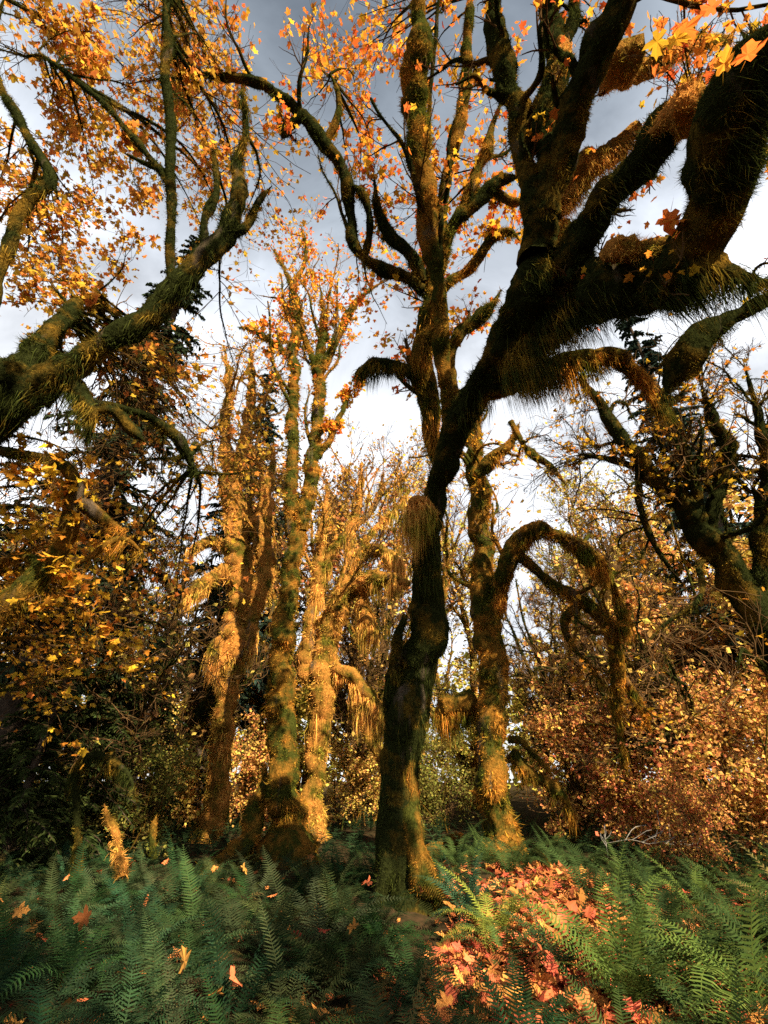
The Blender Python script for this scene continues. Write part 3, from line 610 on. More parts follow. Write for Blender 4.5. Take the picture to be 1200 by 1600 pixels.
# ------------------------------------------------------------------ G: big limb from the left edge, H: leafy limb below it
Gg = Tree('bigleaf_maple', 'maple reaching in from the left edge with a sweeping limb and one upright stem', gp(-4.2, 2.6), 'moss_dark', leaf='leaf_amber')
Gg.limb([(-320, 1560, 4.2, 130), (-260, 1150, 4.6, 120), (-160, 850, 4.9, 110), (-60, 690, 5.0, 100)], 'trunk', per_m=1, cov=.3)
Gg.limb([(-70, 705, 5.0, 84), (0, 645, 5.0, 74), (60, 598, 5.0, 62), (140, 550, 5.1, 44), (220, 502, 5.3, 40), (290, 435, 5.5, 40), (335, 386, 5.7, 38), (366, 335, 5.9, 40), (372, 295, 6.1, 34), (368, 255, 6.2, 20), (384, 200, 6.4, 12), (378, 140, 6.6, 7)], amp=.32, per_m=22, Lmax=.42)
Gg.limb([(352, 360, 5.8, 24), (385, 350, 5.9, 20), (402, 318, 6.1, 14), (425, 290, 6.3, 8)], per_m=6, Lmax=.2)
Gg.limb([(325, 395, 5.7, 22), (322, 345, 5.8, 20), (338, 300, 6, 15), (332, 230, 6.3, 9)], per_m=5, Lmax=.2)
Gg.limb([(275, 445, 5.5, 22), (270, 400, 5.6, 22), (270, 330, 5.7, 20), (265, 230, 6, 18), (262, 100, 6.3, 17), (255, -40, 6.6, 12)], per_m=3, Lmax=.15)
Gg.limb([(266, 290, 5.8, 13), (245, 262, 5.9, 13), (200, 205, 6.2, 13), (155, 155, 6.4, 11), (60, 80, 6.8, 7)], per_m=4, Lmax=.2)
Gg.limb([(256, 268, 5.9, 10), (225, 255, 6, 10), (195, 240, 6.1, 7)], per_m=4, Lmax=.2)
Gg.limb([(-60, 560, 4.9, 40), (0, 430, 5.2, 26), (40, 320, 5.5, 22), (80, 280, 5.7, 18), (30, 190, 6, 16), (-10, 100, 6.3, 13), (10, -30, 6.6, 12)], per_m=6, Lmax=.25)
Gg.limb([(60, 620, 5, 60), (90, 590, 5.1, 50), (120, 600, 5.1, 34), (140, 640, 5, 22), (132, 690, 5, 12)], per_m=20, Lmax=.5)
Gg.limb([(150, 640, 5.1, 12), (180, 640, 5.2, 18), (205, 668, 5.2, 24), (226, 690, 5.2, 18)], per_m=26, Lmax=.3)
Gg.limb([(120, 630, 5.1, 18), (175, 632, 5.3, 14), (230, 650, 5.5, 13), (270, 680, 5.6, 20), (290, 712, 5.7, 22), (304, 742, 5.8, 12)], per_m=10, Lmax=.3)
Gg.limb([(-120, 650, 4.9, 80), (0, 600, 4.9, 74), (40, 580, 5.2, 60), (70, 530, 5.6, 42), (110, 480, 6, 30), (150, 455, 6.4, 20)], amp=.45, per_m=24, Lmax=.6, strands=60)
Gg.crown([(300, 200, 8.5, 110, 160, 1.5, 16), (130, 300, 7.5, 150, 150, 1.5, 16), (60, 480, 7, 120, 90, 1.5, 10), (150, 110, 7.5, 160, 100, 1.5, 10), (340, 330, 9, 60, 100, 1.2, 8)], rb=.03, depth=7, m2=7, m3=5, leaves=8000, lsize=(.06, .125), bunch=4, singles=230, up=.15, droop=.45, flat=.45)
Gg.crown([(250, 600, 7.5, 130, 80, 1, 8), (60, 40, 7.5, 100, 60, 1, 5), (340, 60, 8, 120, 70, 1, 6)], rb=.02, depth=7, m2=7, m3=5, leaves=700, lsize=(.08, .14), bunch=2, up=.0, droop=.45)
H = Tree('vine_maple', 'low mossy tree at the left edge with yellow green leaves and a bent lit stem', gp(-4.4, 3.9), 'moss_olive', leaf='leaf_gold')
H.limb([(-260, 1420, 5.4, 60), (-180, 1150, 5.2, 60), (-60, 1000, 5, 60), (0, 955, 5, 56), (40, 922, 5.1, 44), (78, 890, 5.2, 34), (100, 840, 5.2, 32), (114, 780, 5.2, 34), (104, 735, 5.2, 28), (60, 715, 5.1, 22), (0, 705, 5, 20), (-80, 690, 5, 18)], 'trunk', amp=.25, per_m=8, Lmax=.3)
H.limb([(112, 785, 5.2, 26), (135, 792, 5.2, 26), (160, 812, 5.2, 24), (192, 828, 5.2, 14)], per_m=20, Lmax=.35)
H.limb([(110, 880, 5.2, 14), (140, 870, 5.3, 14), (190, 840, 5.5, 12), (230, 870, 5.7, 8)], per_m=10, Lmax=.25)
H.limb([(40, 930, 5.1, 18), (60, 880, 5.3, 20), (20, 870, 5.4, 20), (-30, 900, 5.4, 20)], per_m=16, Lmax=.35)
H.crown([(60, 770, 5.2, 90, 80, .5, 9), (100, 920, 5.2, 110, 50, .5, 7), (40, 720, 5, 60, 40, .4, 4), (160, 850, 6.5, 90, 90, .7, 6)], rb=.012, depth=5.2, m2=4, m3=3, leaves=520, lsize=(.08, .15), bunch=2, singles=180, up=.1, droop=.4, flat=.6)
Gg.crown([(200, 900, 7.5, 150, 120, 1.2, 14), (330, 720, 9, 100, 100, 1.5, 8)], rb=.025, depth=8, m2=7, m3=4, leaves=1500, lsize=(.07, .13), bunch=2, up=-.1, droop=.5)
Gg.crown([(150, 720, 7, 120, 110, 1, 18), (260, 640, 8.5, 90, 100, 1, 16)], rb=.035, depth=7.5, m2=7, m3=4, leaves=250, lsize=(.07, .13), up=-.15, droop=.5, per_m=4)
H.crown([(120, 1010, 7.0, 130, 110, .8, 12)], rb=.02, depth=7, m2=6, m3=4, leaves=1100, lsize=(.07, .13), up=0, droop=.4)

# ------------------------------------------------------------------ background trees: each kind built once, then copied with its parts
def copy_tree(src, loc, rz, sc, label, group=None, cat=None, color=None):
    r = src.copy(); COL.objects.link(r); r.location = loc; r.rotation_euler = (0, 0, rz); r.scale = (sc[0], sc[0], sc[1]); r['label'] = label
    if group: r['group'] = group
    if color is not None: r.color = (*color, 1)
    for ch in list(src.children):
        c = ch.copy(); COL.objects.link(c); c.parent = r
        if color is not None: c.color = (*color, 1)
        for g in ch.children:
            d = g.copy(); COL.objects.link(d); d.parent = c
            if color is not None: d.color = (*color, 1)
    return r
def shrub_proto(name, seed, H_, spread, nst, nleaf, lsize, trunk=False, kind='far'):
    global rng
    keep = rng; rng = np.random.default_rng(seed)
    root = link(name, None); root['category'] = 'tree' if trunk else 'shrub'
    p = rng.normal(size=(nst, 3)) * (.06 if trunk else .25); p[:, 2] = 0
    a = rng.uniform(0, 2 * np.pi, nst); tilt = rng.uniform(.1, .5, nst) if not trunk else rng.uniform(.02, .25, nst)
    d = np.stack([np.cos(a) * np.sin(tilt), np.sin(a) * np.sin(tilt), np.cos(tilt)], -1)
    P1, R1 = walk(p, d, H_ * rng.uniform(.65, 1.0, nst), np.full(nst, .012 * H_ if trunk else .007 * H_), 12, .05, .12, .25)
    for i in range(nst):
        g = Geo(); add_tubes(g, P1[i:i + 1], R1[i:i + 1], 6, .2, 3); me = g.mesh('stem', [M['moss_olive_base']]); TRI[0] += g.tris()
        link('trunk' if trunk else 'stem', me, root)
    (P2, R2), _ = children(P1, R1, 9, (35, 85), (.25, .5), 7, .05, .18, .12, .5, .2, spread, .3)
    (P3, R3), _ = children(P2, R2, 6, (25, 70), (.3, .6), 6, .05, .18, .15, .6, .12, 1.5, .4)
    g = Geo(); add_tubes(g, P2, np.maximum(R2, .006), 4); add_tubes(g, P3, np.maximum(R3, .004), 3); TRI[0] += g.tris()
    t = link('branches', g.mesh('branches', [M['twig']]), root); t['kind'] = 'stuff'
    i = rng.integers(len(P3), size=nleaf); k = rng.integers(1, 6, size=nleaf)
    pos = P3[i, k] + rng.normal(size=(nleaf, 3)) * .10
    pos = pos[vnoise(pos * 1.6 + seed) > -.08]; nleaf = len(pos)
    lg = Geo(); add_leaves(lg, pos, rng.uniform(*lsize, nleaf), kind, flat=.45, droop=.25); TRI[0] += lg.tris()
    f = link('leaves', lg.mesh('leaves', [M['leaf_tint']]), root); f['kind'] = 'stuff'
    rng = keep; return root
def conifer_proto(name, seed, H_, R_, nbr, nspray, h0=.05):
    global rng
    keep = rng; rng = np.random.default_rng(seed)
    root = link(name, None); root['category'] = 'tree'
    P = np.zeros((1, 16, 3)); P[0, :, 2] = np.linspace(-.3, H_, 16); P[0, :, :2] += np.cumsum(rng.normal(size=(16, 2)) * .02, 0)
    R = np.linspace(.018 * H_, .01, 16)[None]; g = Geo(); add_tubes(g, P, R, 10, .15, 2); TRI[0] += g.tris()
    link('trunk', g.mesh('trunk', [M['bark']]), root)
    h = (h0 + (1 - h0) * rng.random(nbr) ** 1.15) * H_; a = rng.uniform(0, 2 * np.pi, nbr)
    Ln = R_ * (1 - h / H_) ** .7 * rng.uniform(.6, 1.1, nbr) + .15
    p = np.stack([np.interp(h, P[0, :, 2], P[0, :, 0]), np.interp(h, P[0, :, 2], P[0, :, 1]), h], -1)
    d = np.stack([np.cos(a), np.sin(a), rng.uniform(-.05, .45, nbr)], -1)
    P1, R1 = walk(p, unit(d), Ln, .012 * Ln + .006, 8, -.55, .07, .3)
    g = Geo(); add_tubes(g, P1, R1, 4); TRI[0] += g.tris()
    b = link('branches', g.mesh('branches', [M['bark']]), root); b['kind'] = 'stuff'
    i = np.repeat(np.arange(nbr), nspray); N = len(i); t = rng.uniform(.12, 1, N) * 6.99; k = t.astype(int); f = (t - k)[:, None]
    q = P1[i, k] * (1 - f) + P1[i, k + 1] * f; T = unit(P1[i, k + 1] - P1[i, k]); S = unit(np.cross(T, [0, 0, 1.0])) * rng.choice([-1, 1], N)[:, None]
    L1 = np.clip(Ln[i] * .30 * (1.1 - t / 9), .10, .6) * rng.uniform(.6, 1.2, N)
    d0 = unit(S * .8 + T * .6 + rng.normal(size=(N, 3)) * .25); d1 = unit(d0 + DOWN * rng.uniform(.2, .9, N)[:, None])
    g = Geo(); blades(g, q, d0, d1, L1, rng.uniform(.018, .045, N) * (H_ / 10) ** .5); TRI[0] += g.tris()
    n = link('needles', g.mesh('needles', [M['needle']]), root); n['kind'] = 'stuff'
    rng = keep; return root

ORANGE, RUST, GOLD, YELLOW, OLIVE, DKGREEN = (.66, .36, .10), (.60, .28, .085), (.68, .44, .11), (.62, .50, .10), (.22, .21, .045), (.030, .042, .012)
SH = [shrub_proto('vine_maple_shrub', 101, 3.6, 1.6, 9, 9500, (.04, .12)), shrub_proto('vine_maple_shrub', 102, 3.2, 1.6, 10, 9500, (.04, .12)), shrub_proto('understory_tree', 103, 8.0, 2.6, 4, 13000, (.07, .18), True), shrub_proto('understory_tree', 104, 8.5, 2.8, 3, 13000, (.07, .18), True)]
def bare_proto(name, seed, H_, nst, nleaf, mb='moss_olive_base', ms='moss_gold', wb=.17, nb=13):
    global rng
    keep = rng; rng = np.random.default_rng(seed); root = link(name, None); root['category'] = 'tree'
    p = rng.normal(size=(nst, 3)) * .12; p[:, 2] = -.1; a = rng.uniform(0, 2 * np.pi, nst); tl = rng.uniform(.03, .30, nst)
    P1, R1 = walk(p, np.stack([np.cos(a) * np.sin(tl), np.sin(a) * np.sin(tl), np.cos(tl)], -1), H_ * rng.uniform(.75, 1, nst), np.full(nst, .014 * H_), 16, .12, .09, .18)
    for i in range(nst):
        q, r = spline(np.column_stack([P1[i], R1[i]]), n=60); g = Geo(); G, D = add_tubes(g, q[None], r[None], 9, .3, 3)
        fuzz(g, G, D, 20, .8, mat=1, maxn=9000); beards(g, q[None], r[None], 18, 4, .5, 16, 1); TRI[0] += g.tris()
        link('trunk', g.mesh('trunk', [M[mb], M[ms]]), root)
    (P2, R2), _ = children(P1, R1, nb, (25, 65), (.2, .45), 10, .35 if wb < .2 else .08, wb, .28 if wb < .2 else .15, .55, .5, 6, .25)
    for i in range(len(P2)):
        g = Geo(); G, D = add_tubes(g, P2[i:i + 1], R2[i:i + 1], 6, .3, 4); fuzz(g, G, D, 20, .5, mat=1, maxn=700); beards(g, P2[i:i + 1], R2[i:i + 1], 18, 3, .45, 10, 1); TRI[0] += g.tris()
        link('branch', g.mesh('branch', [M[mb], M[ms]]), root)
    (P3, R3), _ = children(P2, R2, 7, (25, 65), (.3, .6), 8, .25 if wb < .2 else 0, wb, .15, .6, .3, 3, .3)
    (P4, R4), _ = children(P3, R3, 6, (25, 60), (.3, .6), 6, .25, .18, .15, .65, .2, 1.6, .4)
    (P5, R5), _ = children(P4, R4, 3, (25, 60), (.35, .7), 4, .25, .2, .15, .7, .15, .9, .5)
    g = Geo(); add_tubes(g, P3, np.maximum(R3, .012), 3); add_tubes(g, P4, np.maximum(R4, .008), 3); add_tubes(g, P5, np.maximum(R5, .006), 3); TRI[0] += g.tris()
    t = link('twigs', g.mesh('twigs', [M['twig']]), root); t['kind'] = 'stuff'
    i = rng.integers(len(P5), size=nleaf // 3).repeat(3); lg = Geo(); add_leaves(lg, P5[i, rng.integers(0, 4, len(i))] + rng.normal(size=(len(i), 3)) * .1, rng.uniform(.12, .22, len(i)), 'far', flat=.45, droop=.3); TRI[0] += lg.tris()
    f = link('leaves', lg.mesh('leaves', [M['leaf_tint']]), root); f['kind'] = 'stuff'
    rng = keep; return root
used = set()
def place(k, px, Y, sc, color, label, group=None):
    """tree whose foot stands under photo column px at distance Y"""
    x = (px - 600) / F_PX * Y / ray(600, 1240)[1]; src = (SH + CF + BT)[k]
    pos = gp(x, Y); pos[2] -= .03
    if k not in used:
        used.add(k); src.location = pos; src.scale = (sc, sc, sc); src['label'] = label; src.rotation_euler = (0, 0, px)
        if group: src['group'] = group
        for c in [src] + list(src.children): c.color = (*color, 1)
        return src
    return copy_tree(src, pos, px * 1.7, (sc * random.uniform(.9, 1.15), sc), label, group, color=color)
random.seed(4)
CF = [conifer_proto('hemlock_tree', 201, 10, 2.4, 170, 60, .02), conifer_proto('spruce_tree', 202, 30, 4.2, 260, 80, .15)]
BT = [bare_proto('bare_maple', 301, 15, 2, 2600), bare_proto('bare_maple', 302, 13, 3, 3400), bare_proto('crooked_maple', 303, 10.5, 3, 500, 'moss_dark_base', 'moss_dark', .30, 11)]
# right: rusty understory behind the leaning maple and the drooping limb
for k, px, Y, sc, c, lb in (
    (0, 1010, 13.0, 1.05, RUST, 'rusty orange shrub below the tip of the drooping limb'), (1, 1130, 12.0, 1.1, ORANGE, 'orange shrub under the leaning dark maple'),
    (0, 1240, 11.0, 1.2, ORANGE, 'orange shrub cut by the right edge'), (1, 900, 15.0, 1.2, ORANGE, 'orange brown shrub right of the patchy lit trunk'),
    (2, 1090, 16.0, 1.3, ORANGE, 'orange leaved small tree behind the leaning dark trunk'), (3, 1230, 15.0, 1.35, GOLD, 'golden leaved tree at the right edge behind the leaning maple'),
    (2, 975, 19.0, 1.25, GOLD, 'golden tree seen past the hanging end of the drooping limb'), (3, 860, 22.0, .95, YELLOW, 'yellow green tree in the gap right of the patchy trunk'),
    (1, 1060, 10.2, .55, RUST, 'low rusty bush above the bleached dead branch'), (0, 690, 17, .85, OLIVE, 'olive bush in the gap between the two near trunks'),
    (2, 720, 25, .95, YELLOW, 'pale yellow tree far behind the gap between the two near trunks'), (3, 560, 24, 1.0, YELLOW, 'bright yellow green tree behind the hanging moss curtains'),
    (1, 560, 18, .9, GOLD, 'golden shrub under the hanging moss curtains'), (0, 620, 21, 1.0, GOLD, 'gold shrub far behind the central trunk'),
    (2, 470, 26, 1.0, YELLOW, 'yellow tree far behind the collared trunk'), (3, 330, 24, 1.0, GOLD, 'gold tree far behind the leftmost lit trunk'),
    (0, 270, 16, 1.1, GOLD, 'gold flecked bush left of the leftmost lit trunk'), (1, 390, 17.5, 1.0, ORANGE, 'orange bush between the two lit left trunks'),
    (2, 150, 20, 1.0, OLIVE, 'pale yellow tree deep in the woods on the left'), (3, 20, 18, 1.0, GOLD, 'gold tree deep in the woods at the left edge'),
    (1, 210, 12.5, .8, OLIVE, 'dark olive bush behind the arched mossy sapling')):
    place(k, px, Y, sc, c, lb)
for k, px, Y, sc, c, lb in (
    (5, -25, 10, .72, (.024, .036, .018), 'tall dark spruce at the left edge behind the near limb'), (4, 40, 9.5, .55, DKGREEN, 'dark young hemlock at the left edge above the ferns'), (4, 110, 11.5, .7, DKGREEN, 'dark hemlock behind the young one at the left edge'),
    (4, 200, 14, .7, DKGREEN, 'dark hemlock behind the arched mossy sapling'), (4, -60, 11, .8, DKGREEN, 'dark hemlock mostly beyond the left edge'),
    (4, 285, 18, .85, DKGREEN, 'slim dark hemlock left of the leftmost lit trunk'), (5, 300, 22, .92, (.022, .040, .030), 'tall spruce behind the sweeping left limb'),
    (5, 385, 24, .75, (.030, .050, .030), 'distant spruce between the leftmost lit trunk and the collared trunk'),
    (5, 1300, 15, .8, (.022, .038, .028), 'tall dark spruce at the right edge behind the near limbs')):
    place(k, px, Y, sc, c, lb)
for k, px, Y, sc, c, lb in (
    (8, 225, 15.5, 1.0, GOLD, 'dark crooked maple tangle left of the leftmost lit trunk'), (8, 130, 11.5, .95, GOLD, 'dark crooked maple below the sweeping left limb'), (8, 905, 16, 1.0, GOLD, 'dark crooked maple between the drooping limb and the leaning trunk'),
    (8, 1075, 12.5, 1.0, GOLD, 'dark crooked maple behind the leaning maple at right'), (8, 585, 19, 1.0, GOLD, 'dark crooked maple behind the moss curtains'),
    (6, 640, 20, 1.25, GOLD, 'bare mossy maple seen through the twigs left of the central trunk'), (7, 560, 22, 1.3, ORANGE, 'bare golden maple far behind the hanging moss curtains'),
    (7, 130, 20, .95, OLIVE, 'twiggy maple behind the bent lit stem at the left edge'),
    (6, 930, 26, 1.3, YELLOW, 'bare maple right of the drooping limb against the white sky'),
    (7, 1060, 23, 1.05, ORANGE, 'thin orange maple behind the leaning dark trunk'), (6, 1200, 17, 1.1, GOLD, 'twiggy golden maple at the right edge'),
    (7, 400, 23, 1.35, ORANGE, 'distant orange maple between the leftmost lit trunk and the collared trunk'), (6, 740, 25, 1.0, YELLOW, 'distant bare maple hidden mostly by the patchy trunk'),
    (6, 0, 18, .9, YELLOW, 'orange maple at the left edge behind the dark sweeping limb'), (7, 1130, 21, 1.2, GOLD, 'distant gold maple above the orange shrubs on the right')):
    place(k, px, Y, sc, c, lb)
for k, x, y, c, lb in ((7, 5.6, -6.6, ORANGE, 'unseen leafy maple, added behind the photographer, shading the ferns'), (6, 3.2, -9.5, ORANGE, 'second unseen maple, added behind the photographer, farther back')):
    copy_tree(BT[k - 6], gp(x, y), 1.1 * k, (1, 1), lb, color=c)  # unseen maple copies, added to throw dappled shade on the near ferns
def far_wood():
    N = 26000; x = rng.uniform(-60, 60, N); y = rng.uniform(30, 48, N); z = rng.random(N) ** .8 * (8.5 + 3.0 * vnoise(np.stack([x * .15, y * .15, x * 0], -1)))
    p = np.stack([x, y, z + 1.0], -1); d = vnoise(p * .45); p = p[d > -.25]
    g = Geo(); add_leaves(g, p, rng.uniform(.35, .7, len(p)), 'far'); TRI[0] += g.tris()
    o = link('far_wood', g.mesh('far_wood', [M['leaf_tint']])); o['kind'] = 'stuff'; o.color = (.40, .33, .06, 1); o['label'] = 'yellow green wood far behind the trunks'; o['category'] = 'wood'
far_wood()

# ------------------------------------------------------------------ small mossy saplings and dead wood on the left
def small_mossy(name, label, ctrl, cat='sapling', per_m=20, Lmax=.4, moss='moss_olive', **k):
    b = at(*ctrl[0][:3])[0]; t = Tree(name, label, b, moss, cat=cat); t.limb(ctrl, 'stem', per_m=per_m, Lmax=Lmax, **k); return t
small_mossy('mossy_sapling', 'arched mossy sapling with a drooping fringe over the ferns', [(118, 1370, -9.0, 16), (120, 1260, -9.0, 12), (122, 1200, -9.0, 12), (142, 1180, -8.9, 16), (180, 1192, -8.8, 13), (204, 1215, -8.7, 11), (216, 1262, -8.7, 5)], per_m=20, Lmax=.45, moss='moss_dark')
small_mossy('mossy_snag', 'short crooked snag in lit moss standing in the ferns', [(192, 1372, -8.6, 22), (184, 1335, -8.6, 18), (178, 1305, -8.6, 17), (168, 1280, -8.6, 12), (163, 1256, -8.6, 7)], 'snag', 8, .15, 'moss_gold')
small_mossy('mossy_snag', 'small rounded moss topped stub between the snag and the lit trunks', [(240, 1345, -10.5, 12), (239, 1310, -10.5, 12), (243, 1282, -10.5, 12), (245, 1275, -10.5, 8)], 'snag', 8, .15)
small_mossy('fallen_log', 'mossy log slumped against the foot of the collared trunk', [(300, 1378, -10.6, 26), (350, 1345, -11, 34), (388, 1300, -11.6, 38), (408, 1240, -12.2, 30), (416, 1195, -12.4, 14)], 'log', 22, .5, amp=.3)
small_mossy('fallen_log', 'mossy fallen branch lying between the central and right trunks', [(650, 1345, -11, 20), (690, 1325, -11.5, 24), (725, 1300, -12, 18)], 'log', 10, .2)
small_mossy('root_spur', 'dark mossy root sloping down the leaf covered bank beside the right trunk', [(838, 1330, -9.9, 16), (858, 1360, -9.3, 18), (880, 1400, -8.6, 16), (905, 1450, -7.8, 8)], 'root', 10, .2, 'moss_dark')
def dead_branch(label, pts, seed):
    P = [];
    for px, py, t, w in pts: P.append([*at(px, py, t)[0], w * t / F_PX * .36])
    q, r = spline(P, n=14); root = thing('dead_branch', label, 'branch', tuple(q[0]))
    g = Geo(); add_tubes(g, q[None], r[None], 6, .15, 8); part('stem', g, [M['deadwood']], root, q[0])
    (P2, R2), _ = children(q[None], r[None], 7, (25, 50), (.2, .45), 6, .05, .16, .2, .5)
    for i in range(7):
        g = Geo(); add_tubes(g, P2[i:i + 1], np.maximum(R2[i:i + 1], .006), 5); part('side_branch', g, [M['deadwood']], root, q[0])
dead_branch('bleached dead branch lying on ferns at the right', [(945, 1318, -10.5, 5), (985, 1312, -10.3, 6), (1020, 1318, -10.2, 5), (1040, 1290, -10, 4)], 1)
dead_branch('pale broken twig above the ferns nearer the right edge', [(1000, 1300, -12, 3), (1040, 1318, -11.8, 4), (1080, 1322, -11.6, 4), (1115, 1330, -11.4, 3)], 2)
dead_branch('thin white stick standing by the bleached dead branch', [(950, 1340, -10, 3), (946, 1310, -10, 3), (944, 1290, -10, 2)], 3)

# ------------------------------------------------------------------ ferns
def frond_mesh(seed, a0, a1, npair=30):
    r = np.random.default_rng(seed); S = 14; s = np.linspace(0, 1, S); ang = np.radians(a0 + (a1 - a0) * s ** 1.15)
    x = np.concatenate([[0], np.cumsum(np.cos((ang[1:] + ang[:-1]) / 2)) / (S - 1)]); z = np.concatenate([[0], np.cumsum(np.sin((ang[1:] + ang[:-1]) / 2)) / (S - 1)])
    yb = .13 * np.sin(s * 2.2 + seed * 2.1) * s
    g = Geo(); w = .006 * (1 - .8 * s)
    up = np.stack([-np.sin(ang), 0 * ang, np.cos(ang)], -1); C = np.stack([x, yb, z], -1)
    v = np.stack([C + np.stack([0 * w, w, 0 * w], -1), C - np.stack([0 * w, w, 0 * w], -1)], 1).reshape(-1, 3); k = np.arange(S - 1) * 2
    g.add(v, np.stack([k, k + 1, k + 3, k + 2], -1))
    sp = np.linspace(.10, .985, npair); pr = np.interp(sp, [0, .12, .35, .7, 1], [.05, .10, .135, .10, .015])
    for sd in (-1, 1):
        c = np.stack([np.interp(sp, s, C[:, j]) for j in range(3)], -1); T = unit(np.stack([np.interp(sp, s, np.cos(ang)), 0 * sp, np.interp(sp, s, np.sin(ang))], -1)); U = np.stack([np.interp(sp, s, up[:, j]) for j in range(3)], -1)
        Ln = pr * r.uniform(.88, 1.08, npair); d = unit(np.array([0, sd, 0]) + T * .32 + U * r.uniform(-.05, .25, npair)[:, None])
        wd = .0105 * np.clip(Ln / .1, .4, 1.2); b = c; m = c + d * (Ln * .55)[:, None] ; tip = c + d * Ln[:, None] + U * (-.018 * Ln / .1)[:, None] + T * .008
        v = np.stack([b - T * (wd * .55)[:, None], b + T * (wd * .8)[:, None], m + T * (wd * .6)[:, None], m - T * (wd * .5)[:, None], tip], 1)
        o = np.arange(npair)[:, None] * 5; g.add(v, np.concatenate([o + [0, 1, 2], o + [0, 2, 3], o + [3, 2, 4]]))
    return g.mesh('frond', [M['fern']])
FR = [frond_mesh(i, a, b) for i, (a, b) in enumerate(((74, -8), (66, -30), (58, -48), (78, 18), (50, -35), (40, -40), (82, 45), (62, -10), (64, -60), (48, -62), (70, -45), (34, -30)))]
FERN_N = [0]
def fern(x, y, size, n, label, group=None, color=(.040, .085, .048), upright=.3, rzs=None, detail=True):
    z = float(ground_z(x, y)); root = thing('sword_fern', label, 'fern', (x, y, z - .02), group, 0, 1)
    FERN_N[0] += 1; mats = []
    for i in range(n):
        a = i * 2.39996 + rng.normal() * .25; inner = (i / n) < upright
        me = FR[rng.choice([0, 3, 6, 7])] if inner else FR[rng.choice([1, 2, 4, 5, 8, 9, 10, 11, 0])]
        sc = size * rng.uniform(.7, 1.12) * (1.0 if inner else .95)
        col = np.array(color) * rng.uniform(.75, 1.3)
        if rng.random() < .015: col = np.array([.11, .085, .03])
        mats.append((me, Matrix.Translation((0.04 * math.cos(a), 0.04 * math.sin(a), 0)) @ Matrix.Rotation(a, 4, 'Z') @ Matrix.Rotation(rng.normal() * .15, 4, 'X') @ Matrix.Scale(sc, 4), col))
    if detail:
        for me, m, col in mats:
            o = link('frond', me, root); o.matrix_basis = m; o.color = (*col, 1)
    return root, mats
def fern_joined(root, mats, name='fronds'):
    g = Geo()
    return root
SUN_FERN, SHADE, YEL = (.080, .120, .026), (.024, .047, .019), (.16, .18, .03)  # first two greens have sunlight and shade painted into them
def fern_px(px, py, *a, **k):
    p = on_ground(px, py); return fern(p[0], p[1], *a, **k)
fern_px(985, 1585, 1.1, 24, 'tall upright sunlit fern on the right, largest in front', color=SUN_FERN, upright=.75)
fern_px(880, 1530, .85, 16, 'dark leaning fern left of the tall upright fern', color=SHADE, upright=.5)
fern_px(775, 1470, 1.05, 18, 'fern with yellow green fronds hanging over the leaf litter', color=YEL, upright=.1)
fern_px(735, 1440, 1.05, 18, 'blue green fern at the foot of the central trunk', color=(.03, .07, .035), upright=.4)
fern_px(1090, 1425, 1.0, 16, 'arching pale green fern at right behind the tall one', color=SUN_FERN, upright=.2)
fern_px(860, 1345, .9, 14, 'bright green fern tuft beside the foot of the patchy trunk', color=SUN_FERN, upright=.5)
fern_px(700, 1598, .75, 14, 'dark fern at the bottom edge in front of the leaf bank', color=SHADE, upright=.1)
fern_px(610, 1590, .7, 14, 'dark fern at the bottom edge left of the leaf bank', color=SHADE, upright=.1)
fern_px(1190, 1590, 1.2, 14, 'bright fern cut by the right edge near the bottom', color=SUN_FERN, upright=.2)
taken = [(on_ground(a, b)[:2]) for a, b in ((985, 1585), (880, 1530), (775, 1470), (735, 1440), (1090, 1425), (860, 1345), (1190, 1590), (700, 1598), (610, 1590))]
bases = [A.o[:2], B.o[:2], Cc.o[:2], D.o[:2], E.o[:2]]
random.seed(7); cand = []
for _ in range(9000):
    y = 3.5 + 16 * random.random() ** 1.3; x = random.uniform(-1, 1) * (y * 1.0 + .6); cand.append((x, y))
def zone(x, y):
    u, depth = x / y, 'near the bottom edge' if y < 5.2 else 'midway back' if y < 8.2 else 'far under the trees'
    side = 'left of the snag' if u < -.52 else 'left of the central trunk' if u < -.03 else 'before the two near trunks' if u < .30 else 'at right'
    return side + ' ' + depth
def in_litter(x, y):
    u, v = (x - 1.8) * .89 - (y - 6.8) * .45, (x - 1.8) * .45 + (y - 6.8) * .89
    return (u / 1.0) ** 2 + (v / 2.7) ** 2 < 1 and y > 4.7
spots = []
for x, y in cand:
    md = .30 + .022 * y
    if any((x - a) ** 2 + (y - b) ** 2 < md ** 2 for a, b in taken): continue
    if any((x - a) ** 2 + (y - b) ** 2 < .5 for a, b in bases): continue
    if in_litter(x, y) and random.random() < .96: continue
    if x > 1.2 and y < 9 and random.random() < .55: continue
    if abs(x - .45) < .42 and 5.6 < y < 8: continue
    if .2 < x < 2.3 and y < 5.2 and random.random() < .7: continue
    taken.append((x, y)); spots.append((x, y))
spots.sort(key=lambda p: p[1])
for i, (x, y) in enumerate(spots[:285]):
    sz = random.uniform(.55, .8) if y < 4.6 else random.uniform(.7, 1.05); c = np.array(SHADE) * np.array([random.uniform(.7, 1.6), 1, random.uniform(.7, 1.2)]) * random.uniform(.65, 1.45) if x < 1 else np.array(SHADE) * .5 + np.array(SUN_FERN) * .5 * random.random()  # left ferns take the shade green, right ones get sunlight mixed in
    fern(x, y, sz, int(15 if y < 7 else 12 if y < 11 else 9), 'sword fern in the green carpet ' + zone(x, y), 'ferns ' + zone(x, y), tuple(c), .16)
far = Geo(); LOD = [frond_mesh(40 + q, a, b, 9) for q, (a, b) in enumerate(((70, -20), (52, -40), (78, 20)))]
LV = []
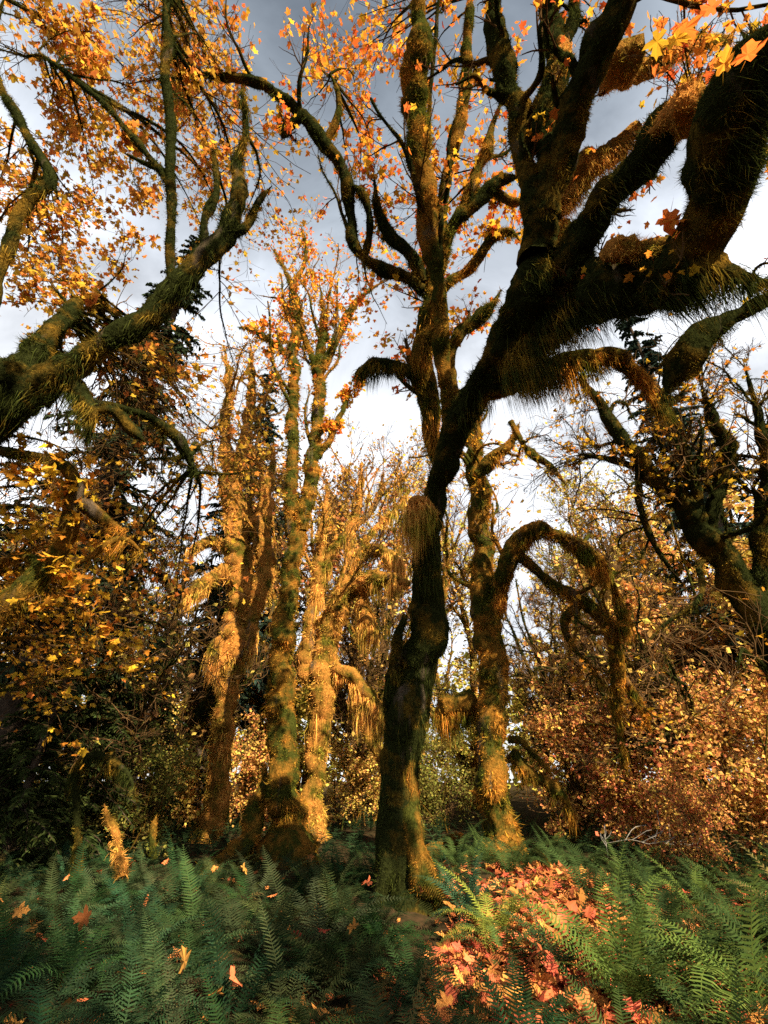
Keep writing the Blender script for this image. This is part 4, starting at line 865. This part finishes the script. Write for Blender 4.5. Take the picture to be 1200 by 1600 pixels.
for me in LOD:
    v = np.zeros(len(me.vertices) * 3, np.float32); me.vertices.foreach_get('co', v); v = v.reshape(-1, 3)
    LV.append((v, [np.array([list(p.vertices) for p in me.polygons if len(p.vertices) == q]) for q in (3, 4)]))
for x, y in spots[285:]:
    z = float(ground_z(x, y)); sc = random.uniform(.55, .95)
    for q in range(9):
        a = q * 2.4 + random.random(); v, fs = LV[random.randrange(3)]; v = v * sc * random.uniform(.7, 1.1) * np.array([1, 1.3, 1]); ca, sa = math.cos(a), math.sin(a)
        w = np.stack([v[:, 0] * ca - v[:, 1] * sa + x, v[:, 0] * sa + v[:, 1] * ca + y, v[:, 2] + z], -1)
        n0 = far.n; far.add(w, fs[0]); far.f.append(fs[1] + n0); far.m.append(np.zeros(len(fs[1]), np.int32)); far.sm.append(np.zeros(len(fs[1]), bool))
TRI[0] += far.tris()
if far.n:
    o = link('fern_cover', far.mesh('fern_cover', [M['fern']])); o['kind'] = 'stuff'; o.color = (*SHADE, 1); o['label'] = 'mass of ferns in the distance'; o['category'] = 'fern'

# ------------------------------------------------------------------ fallen leaves
LG = 'fallen maple leaves on the forest floor'
n1 = 0; tries = 0; litter = []
while len(litter) < 9000:
    y = 3.2 + 8.5 * random.random() ** 1.2; x = random.uniform(-1, 1) * (y * .95 + .5)
    w = 1.0 if in_litter(x, y) else (.40 if x > .8 and y < 9.5 else .10 if x > -.6 and y < 6 else .02)
    if random.random() < w: litter.append((x, y))
litter.sort(key=lambda p: p[0] ** 2 * .2 + p[1] ** 2)
big = litter[::max(1, len(litter) // 900)][:290]; bs = set(big)
for x, y in big:
    p = gp(x, y); p[2] += random.uniform(.02, .09)
    o = single_leaf('fallen_leaf', p, random.uniform(.10, .17), 'leaf_fallen', None, (0, 0, 0), .75, .0)
    zl = 'on the sunlit leaf bank' if in_litter(x, y) else zone(x, y); o['label'] = 'fallen orange maple leaf lying ' + zl; o['category'] = 'leaf'; o['group'] = 'fallen leaves ' + zl
rest = np.array([p for p in litter if p not in bs]); pos = np.column_stack([rest, ground_z(rest[:, 0], rest[:, 1]) + rng.uniform(.0, .07, len(rest))])
g = Geo(); add_leaves(g, pos, rng.uniform(.07, .15, len(pos)), 'mid', flat=.72, droop=.0); TRI[0] += g.tris()
o = link('leaf_litter', g.mesh('leaf_litter', [M['leaf_fallen']])); o['kind'] = 'stuff'; o['label'] = 'pinkish orange leaf litter on the bank'; o['category'] = 'leaves'
# leaves caught on the ferns
for q in range(30):
    y = 3.8 + 6 * random.random(); x = random.uniform(-1, .3) * y * .9; p = gp(x, y); p[2] += random.uniform(.3, .5)
    o = single_leaf('fallen_leaf', p, random.uniform(.09, .14), 'leaf_fallen', None, (0, 0, 0), .6, .1)
    o['label'] = 'orange maple leaf caught on fern fronds ' + zone(x, y); o['category'] = 'leaf'; o['group'] = 'leaves caught on ferns ' + zone(x, y)

print('TRIS', TRI[0], 'objects', len(bpy.data.objects))
